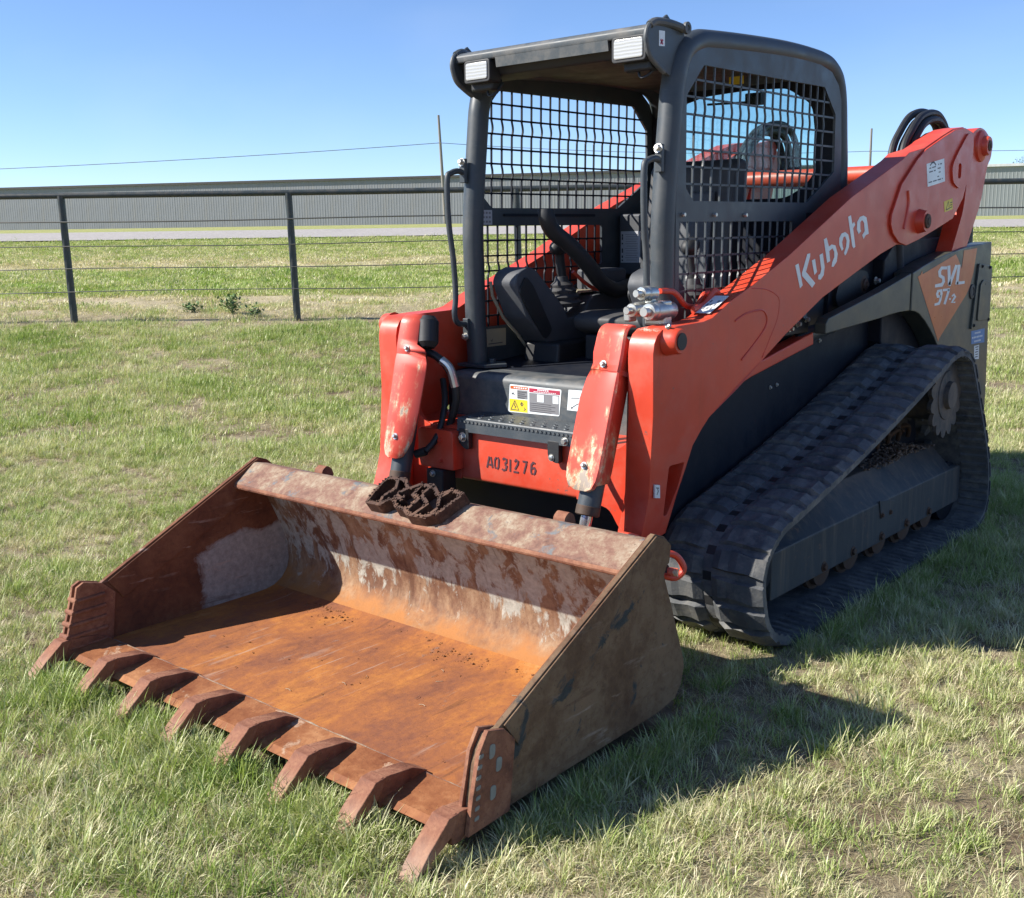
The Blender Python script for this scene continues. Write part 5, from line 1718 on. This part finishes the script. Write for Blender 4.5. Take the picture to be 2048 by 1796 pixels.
# stickers on the far screen
bm = BM(); prism(bm, [(-1.145, 1.655), (-1.055, 1.655), (-1.055, 1.592), (-1.147, 1.592)], -.5035, -.5043)
so = finish(bm, 'screen_label', 'silver_label', cab, smooth=False)
bm = BM()
for k in range(3):
    for i in range(4): ribbon(bm, [(-1.138+i*.02, 1.643-.019*k), (-1.125+i*.02, 1.643-.019*k)], .009, -.5030, .0004)
finish(bm, 'label_print', 'greyprint', cab, smooth=False)
bm = BM(); prism(bm, [(-1.107, 1.137), (-.975, 1.134), (-.975, 1.057), (-1.109, 1.058)], -.5035, -.5043)
finish(bm, 'screen_label', 'beige', cab, smooth=False)
bm = BM(); ribbon(bm, [(-1.095, 1.07), (-1.0, 1.07)], .004, -.5030, .0004); ribbon(bm, [(-1.08, 1.088), (-1.072, 1.08), (-1.066, 1.09)], .003, -.5030, .0004)
finish(bm, 'label_print', 'print', cab, smooth=False)
bm = BM(); lathe(bm, (-.503, -1.145, 1.115), (-.500, -1.145, 1.115), [(0, .018), (.001, .018)], 16)
finish(bm, 'red_button', 'crimson', cab)

# ------------------------------------------------------------------ quick couplers and lever handles on the near arm
def coupler(p, d, r, L, name='hydraulic_coupler'):
    bm = BM()
    p, d = Vector(p), Vector(d).normalized()
    lathe(bm, p, p+d, [(0, r*.52), (.003, r*.6), (.022, r*.6), (.023, r*.5), (.030, r*.5), (.031, r*.95), (.036, r*1.05), (.055, r*1.05), (.058, r*.95), (.062, r*1.1), (.066, r*1.15), (L*.6, r*1.15), (L*.9, r*1.05), (L, r*.6)], 22)
    return finish(bm, name, 'steel', L_)
coupler((.575, -1.472, 1.272), (.0, 1, -.02), .030, .20)
coupler((.515, -1.492, 1.276), (.0, 1, 0), .024, .15)
coupler((.530, -1.455, 1.335), (.06, 1, -.03), .024, .12)
bm = BM(); box(bm, (.555, -1.345, 1.262), (.09, .05, .09)); box(bm, (.535, -1.365, 1.318), (.035, .03, .07)); box(bm, (.49, -1.43, 1.26), (.03, .05, .055))
finish(bm, 'coupler_block', 'steel', L_, bevel=.008)
bm = BM()
tube(bm, smooth_path([(.545, -1.32, 1.338), (.548, -1.25, 1.335), (.55, -1.21, 1.318), (.553, -1.16, 1.280), (.556, -1.10, 1.268), (.56, -1.065, 1.285), (.562, -1.04, 1.312), (.565, -1.0, 1.315)], 5), .011, 10)
tube(bm, smooth_path([(.60, -1.18, 1.262), (.60, -1.10, 1.275), (.60, -1.05, 1.31), (.60, -1.02, 1.322), (.60, -.99, 1.305)], 5), .016, 10, sx=.6)
finish(bm, 'lever_handle', 'red', L_)

# ------------------------------------------------------------------ tracks
loop0 = [(-.979, -.028), (-1.10, .002), (-1.20, .045), (-1.268, .12), (-1.300, .21), (-1.312, .297), (-1.290, .375), (-1.235, .44), (-1.145, .492), (-1.02, .522), (-.771, .583), (-.411, .677), (.037, .808), (.434, .935), (.530, .966), (.63, .984), (.715, .978), (.80, .950), (.860, .905), (.905, .84), (1.016, .670), (1.129, .490), (1.20, .34), (1.226, .22), (1.220, .12), (1.175, .045), (1.10, .005), (1.0, -.012), (.395, -.016), (-.171, -.016), (-.645, -.018)]
N0 = len(loop0)
# closed smooth resample by arc length
P2 = []
for i in range(N0):
    p0, p1, p2, p3 = [Vector(loop0[(i+k) % N0]) for k in (-1, 0, 1, 2)]
    for k in range(12):
        t = k/12
        P2.append(0.5*((2*p1)+(p2-p0)*t+(2*p0-5*p1+4*p2-p3)*t*t+(3*p1-p0-3*p2+p3)*t**3))
cum = [0]
for a, b in zip(P2, P2[1:]+P2[:1]):
    cum.append(cum[-1]+(b-a).length)
TL = cum[-1]
def tp(s):
    s = s % TL
    i = int(np.searchsorted(cum, s, side='right'))-1
    a, b = P2[i % len(P2)], P2[(i+1) % len(P2)]
    f = (s-cum[i])/max(1e-6, cum[i+1]-cum[i])
    return a.lerp(b, f)
def tn(s):
    d = (tp(s+.012)-tp(s-.012)).normalized()
    return Vector((-d.y, d.x)) if False else Vector((d.y, -d.x))
cen = Vector((0, .4))
s_test = TL*.3
FL = 1 if (tp(s_test)-cen).dot(tn(s_test)) > 0 else -1
def TP(x, s, h):
    p = tp(s)+tn(s)*FL*(h-.006)
    return (x, p.x, p.y)
def build_track(sg):
    bm = BM()
    xs0, xs1 = .535, .980
    NS = 420
    cs = [(xs0, -.012), (xs0+.02, -.012+.004), (.74, -.010), (xs1-.02, -.012+.004), (xs1, -.012), (xs1, -.036), (.86, -.040), (.80, -.042), (.70, -.042), (xs0, -.038)]
    rings = []
    for i in range(NS):
        s = TL*i/NS
        rings.append([bm.verts.new(TP(sg*x, s, h)) for x, h in cs])
    for i in range(NS):
        a, b = rings[i], rings[(i+1) % NS]
        for k in range(len(cs)):
            j = (k+1) % len(cs)
            bm.faces.new((a[k], a[j], b[j], b[k]))
    n = 56
    pitch = TL/n
    rnd = random.Random(5)
    def lug(xa, xb, s0, w, h0, h1, skew, wav):
        K = 6
        rows = []
        for i in range(K+1):
            t = i/K
            x = xa+(xb-xa)*t
            sc_ = s0+skew*t+wav*math.sin(t*math.pi)
            ww = w*(1+.08*math.sin(t*9+s0*40))
            e = min(1, min(t, 1-t)*9)
            hh = h0+(h1-h0)*(.35+.65*e)*(1-.22*math.sin(t*7+s0*31)**2)
            rows.append([bm.verts.new(TP(sg*x, sc_-ww/2-.006, h0)), bm.verts.new(TP(sg*x, sc_-ww/2+.004, hh)), bm.verts.new(TP(sg*x, sc_+ww/2-.004, hh)), bm.verts.new(TP(sg*x, sc_+ww/2+.006, h0))])
        for a, b in zip(rows, rows[1:]):
            for k in range(3):
                bm.faces.new((a[k], a[k+1], b[k+1], b[k]))
        bm.faces.new(rows[0]); bm.faces.new(rows[-1][::-1])
    for i in range(n):
        s = i*pitch
        hgt = .011 + rnd.uniform(-.004, .004)
        lug(.540, .728, s, pitch*.72, -.013, hgt, .012, .012)
        lug(.772, .984, s+pitch*.45, pitch*.70, -.013, hgt+.004, -.010, .006)
        # inner transverse ribs and guide lugs
        for q in (0, .5):
            lug_h = -.0
            a0 = s+q*pitch
            vs = []
            for x in (.845, .975):
                for ds_, hh in ((-.016, -.036), (-.008, -.050), (.008, -.050), (.016, -.036)):
                    vs.append(bm.verts.new(TP(sg*x, a0+ds_, hh if x < .9 or hh > -.04 else hh+.008)))
            for k in range(3):
                bm.faces.new((vs[k], vs[k+1], vs[k+5], vs[k+4]))
            bm.faces.new(vs[0:4]); bm.faces.new(vs[4:8][::-1])
        for x0_, x1_ in ((.66, .70),):
            vs = [bm.verts.new(TP(sg*x, s+ds_, hh)) for x, ds_, hh in ((x0_, -.022, -.041), (x1_, -.022, -.041), (x1_, .022, -.041), (x0_, .022, -.041), (x0_+.008, -.012, -.095), (x1_-.008, -.012, -.095), (x1_-.008, .012, -.095), (x0_+.008, .012, -.095))]
            for q in ((4,5,6,7),(0,1,5,4),(1,2,6,5),(2,3,7,6),(3,0,4,7)):
                bm.faces.new([vs[i_] for i_ in q])
    # square drive windows down the middle, their dark painted as black plates
    o = finish(bm, 'rubber_track', 'rubber', L_, smooth=False)
    bm = BM()
    for i in range(n):
        s = i*pitch + pitch*.78
        vs = [bm.verts.new(TP(sg*x, s+ds_, hh)) for x, ds_, hh in ((.733, -.019, -.0100), (.768, -.019, -.0100), (.768, .019, -.0100), (.733, .019, -.0100))]
        f = bm.faces.new(vs)
    d_ = finish(bm, 'painted_drive_window', 'black', o, smooth=False, normals=False)
    tag(d_, kind='stuff')
    md = d_.modifiers.new('th', 'SOLIDIFY'); md.thickness = .003; md.offset = 0
    return o
# roller frame cross-section swept along the machine
def roller_frame(sg):
    bm = BM()
    st_y = [(-1.00, 0), (-.66, 1), (-.20, 1), (.60, 1), (.95, 1), (1.09, 0)]
    secs = []
    for y, up_ in st_y:
        zt = .445 if up_ else .315
        xt = .745 if up_ else .80
        secs.append([bm.verts.new((sg*x, y, z)) for x, z in ((.862, .130), (.862, .322), (xt, zt), (.60, zt), (.60, .130))])
    for a, b in zip(secs, secs[1:]):
        for k in range(5):
            j = (k+1) % 5
            bm.faces.new((a[k], a[j], b[j], b[k]))
    bm.faces.new(secs[0]); bm.faces.new(secs[-1][::-1])
    fr_ = finish(bm, 'track_frame', 'trackframe', L_, bevel=.006)
    # weld-on wear strip and cover plate
    bm = BM(); prism(bm, [(.02, .335), (.05, .245), (.16, .235), (.20, .305)], sg*.8622, sg*.868)
    finish(bm, 'clean_out_plate', 'trackframe', fr_, bevel=.002)
    for y, z in ((.055, .262), (.15, .258)): bolt(fr_, (sg*.868, y, z), (sg, 0, 0), .009, .008, 'rusty_metal')
    for i, y in enumerate((-.50, -.21, .10, .40, .69)):
        bm = BM()
        lathe(bm, (sg*.78, y, .150), (sg*.868, y, .150), [(0, .09), (.012, .105), (.030, .105), (.034, .085), (.06, .085), (.064, .06), (.07, .03)], 26)
        finish(bm, 'roller', 'rusty_metal', fr_)
        bolt(fr_, (sg*.8622, y-.03, .158), (sg, 0, 0), .016, .012, 'rusty_metal')
    bm = BM()
    lathe(bm, (sg*.62, -1.06, .262), (sg*.86, -1.06, .262), [(0, .16), (.02, .205), (.075, .205), (.08, .15), (.13, .15), (.135, .205), (.20, .205), (.21, .17), (.215, .09), (.24, .07)], 40)
    finish(bm, 'front_idler', 'navy', fr_)
    bm = BM()
    lathe(bm, (sg*.62, 1.02, .190), (sg*.86, 1.02, .190), [(0, .12), (.02, .155), (.075, .155), (.08, .11), (.13, .11), (.135, .155), (.20, .155), (.21, .12), (.23, .05)], 36)
    finish(bm, 'rear_idler', 'navy', fr_)
    # sprocket
    bm = BM()
    T_ = 15
    prof = []
    for i in range(T_*4):
        a = 2*math.pi*i/(T_*4)
        r_ = (.215, .205, .178, .205)[i % 4]
        prof.append((.712+math.cos(a)*r_, .742+math.sin(a)*r_))
    prism(bm, prof, sg*.880, sg*.900)
    prism(bm, prof, sg*.66, sg*.68)
    lathe(bm, (sg*.62, .712, .742), (sg*.94, .712, .742), [(0, .13), (.27, .13), (.285, .12), (.288, .07), (.31, .065)], 28)
    finish(bm, 'drive_sprocket', 'trackframe', fr_)
    # drive mount above the frame
    bm = BM(); prism(bm, fillet([(.10, .44), (.30, .62), (.52, .80), (.85, .80), (.98, .50), (.98, .44)], .04, 3), sg*.54, sg*.66)
    finish(bm, 'drive_mount', 'navy', fr_, bevel=.006)
    bm = BM(); box(bm, (sg*.80, -.93, .34), (.05, .12, .05)); cyl(bm, (sg*.74, -.88, .30), (sg*.74, -.60, .30), .035, 14)
    finish(bm, 'tensioner', 'rusty_metal', fr_)
    bm = BM()
    rnd = random.Random(31)
    for i in range(700):
        y = rnd.gauss(.52, .17); x = rnd.uniform(.66, .79)
        if not .10 < y < .93: continue
        zt = .448+.055*math.exp(-((y-.58)/.16)**2)*rnd.random()
        r_ = rnd.uniform(.002, .010)
        mtx = Matrix.Translation((sg*x, y, zt)) @ Matrix.Rotation(rnd.uniform(0, 6), 4, 'Z') @ Matrix.Diagonal((1, rnd.uniform(.6, 1.3), .7, 1))
        bmesh.ops.create_icosphere(bm, subdivisions=1, radius=r_, matrix=mtx)
    tag(finish(bm, 'packed_gravel', 'gravel', fr_, smooth=False, normals=False), kind='stuff')
    bm = BM()
    for k in range(4):
        y0 = .30+.13*k
        tube(bm, smooth_path([(sg*.60, y0, .46), (sg*.66, y0+.02, .52+.03*(k % 2)), (sg*.70, y0+.07, .56), (sg*.68, y0+.12, .50)], 4), .012, 8)
        lathe(bm, (sg*.64, y0+.05, .52), (sg*.69, y0+.05, .545), [(0, .02), (.03, .02), (.031, .014), (.05, .014)], 10)
    finish(bm, 'drive_hose', 'rusty_metal', fr_)
t_ = NT('gravel_bits')
n_ = t_.noise(60, 3, .6)
t_.color(t_.mix(n_, (.07, .042, .030), (.22, .16, .12)))
M['gravel'] = t_.m
for sg in (1, -1):
    build_track(sg)
    roller_frame(sg)
# ================================================================== GRASS
def grass_mat(name, young, old, dry):
    t = NT(name)
    oi = t.n('ShaderNodeObjectInfo')
    geo = t.n('ShaderNodeNewGeometry')
    at = t.n('ShaderNodeAttribute', attribute_name='tone')
    nz_ = t.n('ShaderNodeTexNoise')
    nz_.inputs['Scale'].default_value = 0.9
    nz_.inputs['Detail'].default_value = 4
    t.l(geo.outputs['Position'], nz_.inputs['Vector'])
    nb = t.n('ShaderNodeTexNoise')
    nb.inputs['Scale'].default_value = 6
    nb.inputs['Detail'].default_value = 3
    t.l(geo.outputs['Position'], nb.inputs['Vector'])
    k = t.math('ADD', t.math('MULTIPLY', nz_.outputs['Fac'], 1.1), t.math('MULTIPLY', nb.outputs['Fac'], 0.6))
    k = t.math('ADD', k, t.math('MULTIPLY', oi.outputs['Random'], 0.32))
    k = t.math('ADD', k, t.math('MULTIPLY', at.outputs['Fac'], 0.55))
    c = t.ramp(t.rng(k, 0.78, 1.75), [(0.0, old), (0.35, young), (0.62, tuple((a+b)/2 for a, b in zip(young, dry))), (0.85, dry), (1.0, tuple(v*1.15 for v in dry))])
    df = t.n('ShaderNodeBsdfDiffuse')
    tl = t.n('ShaderNodeBsdfTranslucent')
    t.l(c, df.inputs['Color'])
    t.l(t.mix(1.0, c, (1.0, 1.05, 0.75), 'MULTIPLY'), tl.inputs['Color'])
    gl = t.n('ShaderNodeBsdfGlossy')
    gl.inputs['Roughness'].default_value = 0.45
    gl.inputs['Color'].default_value = (0.6, 0.6, 0.55, 1)
    a = t.n('ShaderNodeMixShader'); a.inputs[0].default_value = 0.32
    t.l(df.outputs[0], a.inputs[1]); t.l(tl.outputs[0], a.inputs[2])
    b = t.n('ShaderNodeMixShader'); b.inputs[0].default_value = 0.06
    t.l(a.outputs[0], b.inputs[1]); t.l(gl.outputs[0], b.inputs[2])
    t.l(b.outputs[0], t.t.nodes['Material Output'].inputs['Surface'])
    return t.m
M['grass'] = grass_mat('grass_blade', (0.31, 0.41, 0.085), (0.14, 0.235, 0.045), (0.66, 0.61, 0.38))
M['grass_far'] = grass_mat('grass_blade_far', (0.31, 0.41, 0.080), (0.17, 0.27, 0.050), (0.60, 0.54, 0.33))
M['straw'] = grass_mat('straw_blade', (0.60, 0.53, 0.32), (0.44, 0.38, 0.21), (0.70, 0.62, 0.42))

def clump(name, mat, nb, rad, hgt, width, flat=0.15, seed=1):
    rnd = random.Random(seed)
    vs, fs, tone = [], [], []
    for i in range(nb):
        a = rnd.uniform(0, 6.2832)
        r_ = rad*rnd.random()**0.6
        base = Vector((math.cos(a)*r_, math.sin(a)*r_, -0.008))
        a2 = a + rnd.gauss(0, 1.1)
        L = hgt*rnd.uniform(0.45, 1.15)
        lean = min(1.5, abs(rnd.gauss(0.45, 0.35)) + flat)
        curl = rnd.uniform(0.2, 1.1)
        dirh = Vector((math.cos(a2), math.sin(a2), 0))
        side = Vector((-dirh.y, dirh.x, 0))
        sa = rnd.uniform(-0.9, 0.9)
        side = (side*math.cos(sa) + Vector((0, 0, 1))*math.sin(sa)*0.4).normalized()
        w = width*rnd.uniform(0.6, 1.25)
        p = base.copy()
        th = lean*0.35
        i0 = len(vs)
        K = 4
        tn = rnd.random()
        for k in range(K+1):
            ww = w*(1-(k/K)**1.6)*0.5
            if k < K:
                vs += [tuple(p-side*ww), tuple(p+side*ww)]
                tone += [tn, tn]
            else:
                vs.append(tuple(p)); tone.append(tn)
            d_ = dirh*math.sin(th) + Vector((0, 0, 1))*math.cos(th)
            p = p + d_*(L/K)
            if p.z < 0.004 and k > 0:
                p.z = 0.004+rnd.random()*0.01
            th += (lean*0.5 + curl*0.35)/K*2.0*0.75
        for k in range(K-1):
            b = i0+2*k
            fs.append((b, b+1, b+3, b+2))
        b = i0+2*(K-1)
        fs.append((b, b+1, b+2))
    me_ = bpy.data.meshes.new(name)
    me_.from_pydata(vs, [], fs)
    at = me_.attributes.new('tone', 'FLOAT', 'POINT')
    at.data.foreach_set('value', tone)
    me_.materials.append(M[mat])
    me_.polygons.foreach_set('use_smooth', [True]*len(fs))
    return bpy.data.objects.new(name, me_)

def scatter(name, protos, pts, rots, scales, idx):
    cc = bpy.data.collections.new(name+'_clumps')
    for i, o in enumerate(protos):
        o.name = '%s_clump_%02d' % (name, i)
        cc.objects.link(o)
    me_ = bpy.data.meshes.new(name)
    me_.from_pydata([tuple(p) for p in pts], [], [])
    n = len(pts)
    a = me_.attributes.new('rot', 'FLOAT_VECTOR', 'POINT'); a.data.foreach_set('vector', np.asarray(rots, 'f').ravel())
    a = me_.attributes.new('siz', 'FLOAT_VECTOR', 'POINT'); a.data.foreach_set('vector', np.asarray(scales, 'f').ravel())
    a = me_.attributes.new('pick', 'INT', 'POINT'); a.data.foreach_set('value', np.asarray(idx, 'i'))
    o = bpy.data.objects.new(name, me_)
    col.objects.link(o)
    tree = bpy.data.node_groups.new(name, 'GeometryNodeTree')
    tree.interface.new_socket('Geometry', in_out='INPUT', socket_type='NodeSocketGeometry')
    tree.interface.new_socket('Geometry', in_out='OUTPUT', socket_type='NodeSocketGeometry')
    N = tree.nodes
    gi, go = N.new('NodeGroupInput'), N.new('NodeGroupOutput')
    ci = N.new('GeometryNodeCollectionInfo')
    ci.inputs['Collection'].default_value = cc
    ci.inputs['Separate Children'].default_value = True
    ci.inputs['Reset Children'].default_value = True
    ip = N.new('GeometryNodeInstanceOnPoints')
    ip.inputs['Pick Instance'].default_value = True
    def attr(nm, ty):
        x = N.new('GeometryNodeInputNamedAttribute')
        x.data_type = ty
        x.inputs['Name'].default_value = nm
        return [s for s in x.outputs if s.enabled and s.name == 'Attribute'][0]
    L = tree.links.new
    L(gi.outputs[0], ip.inputs['Points'])
    L(ci.outputs[0], ip.inputs['Instance'])
    L(attr('pick', 'INT'), ip.inputs['Instance Index'])
    e2r = N.new('FunctionNodeEulerToRotation')
    L(attr('rot', 'FLOAT_VECTOR'), e2r.inputs[0])
    L(e2r.outputs[0], ip.inputs['Rotation'])
    L(attr('siz', 'FLOAT_VECTOR'), ip.inputs['Scale'])
    L(ip.outputs[0], go.inputs[0])
    md = o.modifiers.new('scatter', 'NODES')
    md.node_group = tree
    return tag(o, kind='stuff')

rg = np.random.default_rng(11)
def blocked(x, y):
    if abs(x) < 1.0 and -2.87 < y < -1.80:      # under and in the bucket
        return True
    if 0.50 < abs(x) < 0.99 and -1.05 < y < 1.10:   # under the tracks
        return True
    return False
def field(d0, d1, dens, margin, clear, mi):
    """points over the view wedge between two distances"""
    P, Ro, S, I = [], [], [], []
    area = (d1*d1-d0*d0)*0.5*2*margin
    n = int(dens*area)
    d = np.sqrt(rg.uniform(d0*d0, d1*d1, n))
    s = rg.uniform(-1, 1, n)*margin*d
    for i in range(n):
        p = C2 + rh*float(s[i]) + fh*float(d[i])
        if clear and blocked(p.x, p.y):
            continue
        nn = noise.noise(Vector((p.x*1.3, p.y*1.3, 7)))
        n2 = noise.noise(Vector((p.x*5, p.y*5, 2)))
        n3 = noise.noise(Vector((p.x*13, p.y*13, 5)))
        dens_ = 0.66 + 0.75*nn + 0.45*n2 + 0.75*n3
        dry = 0.0
        if d[i] > 14.3 and d[i] < 17.8:
            dens_ *= 0.32; dry = 0.55
        if 24 < d[i] < 27.5:
            dens_ *= 0.75; dry = 0.75
        if 27.5 < d[i] < 33:
            dry = 0.28
        # scuffed bare patches by the right track
        if rg.random() > dens_:
            continue
        z = H(p.x, p.y)
        P.append((p.x, p.y, z))
        Ro.append((rg.normal(0, 0.12), rg.normal(0, 0.12), rg.uniform(0, 6.283)))
        k = (0.80 + 0.45*nn + 0.55*n3 + rg.normal(0, 0.16))
        k = max(0.4, k)
        S.append((k, k, k*rg.uniform(0.75, 1.15)))
        q = rg.random()
        straw = q < (0.36 - 0.3*nn - 0.5*n2 - 0.6*n3 + dry)
        I.append(int(rg.integers(0, mi[0])) if not straw else int(mi[0] + rg.integers(0, mi[1])))
    return P, Ro, S, I
near_p = [clump('a', 'grass', 22, 0.045, 0.056, 0.0030, 0.40, 10+i) for i in range(4)] + [clump('a', 'grass', 14, 0.030, 0.090, 0.0036, 0.35, 20+i) for i in range(2)] \
       + [clump('a', 'straw', 18, 0.060, 0.080, 0.0024, 1.0, 30+i) for i in range(4)]
Pn, Rn, Sn, In = field(2.0, 8.2, 1900, 0.60, True, (6, 4))
for i in range(1500):
    x = float(rg.uniform(-1.0, 0.85)); y = float(-2.975 - abs(rg.normal(0, 0.10)))
    if noise.noise(Vector((x*4.5, 3, 1))) < -0.18:
        continue
    k = float(rg.uniform(0.9, 1.6))
    Pn.append((x, y, H(x, y))); Rn.append((rg.normal(0, .15), rg.normal(0, .15), rg.uniform(0, 6.28))); Sn.append((k, k, k)); In.append(int(rg.integers(0, 6)))
for i in range(700):
    # longer rough grass kept by the flanks of the bucket and tracks
    q = rg.random()
    if q < .4: x, y = 1.03+abs(rg.normal(0, .05)), rg.uniform(-2.8, -1.85)
    elif q < .8: x, y = 1.02+abs(rg.normal(0, .05)), rg.uniform(-1.1, 1.1)
    else: x, y = -1.05-abs(rg.normal(0, .05)), rg.uniform(-2.9, -1.85)
    k = float(rg.uniform(0.8, 1.3)); x = float(x); y = float(y)
    Pn.append((x, y, H(x, y))); Rn.append((rg.normal(0, .15), rg.normal(0, .15), rg.uniform(0, 6.28))); Sn.append((k, k, k)); In.append(int(rg.integers(0, 6)))
scatter('grass_near', near_p, Pn, Rn, Sn, In)
mid_p = [clump('b', 'grass', 34, 0.10, 0.085, 0.0060, 0.1, 50+i) for i in range(4)] + [clump('b', 'straw', 26, 0.12, 0.08, 0.0055, 0.7, 60+i) for i in range(2)]
scatter('grass_mid', mid_p, *field(7.8, 16.5, 380, 0.58, True, (4, 2)))
far_p = [clump('c', 'grass_far', 60, 0.30, 0.085, 0.013, 0.35, 70+i) for i in range(3)] + [clump('c', 'straw', 50, 0.32, 0.075, 0.013, 0.7, 80+i) for i in range(2)]
scatter('grass_far', far_p, *field(16, 40, 60, 0.56, False, (3, 2)))
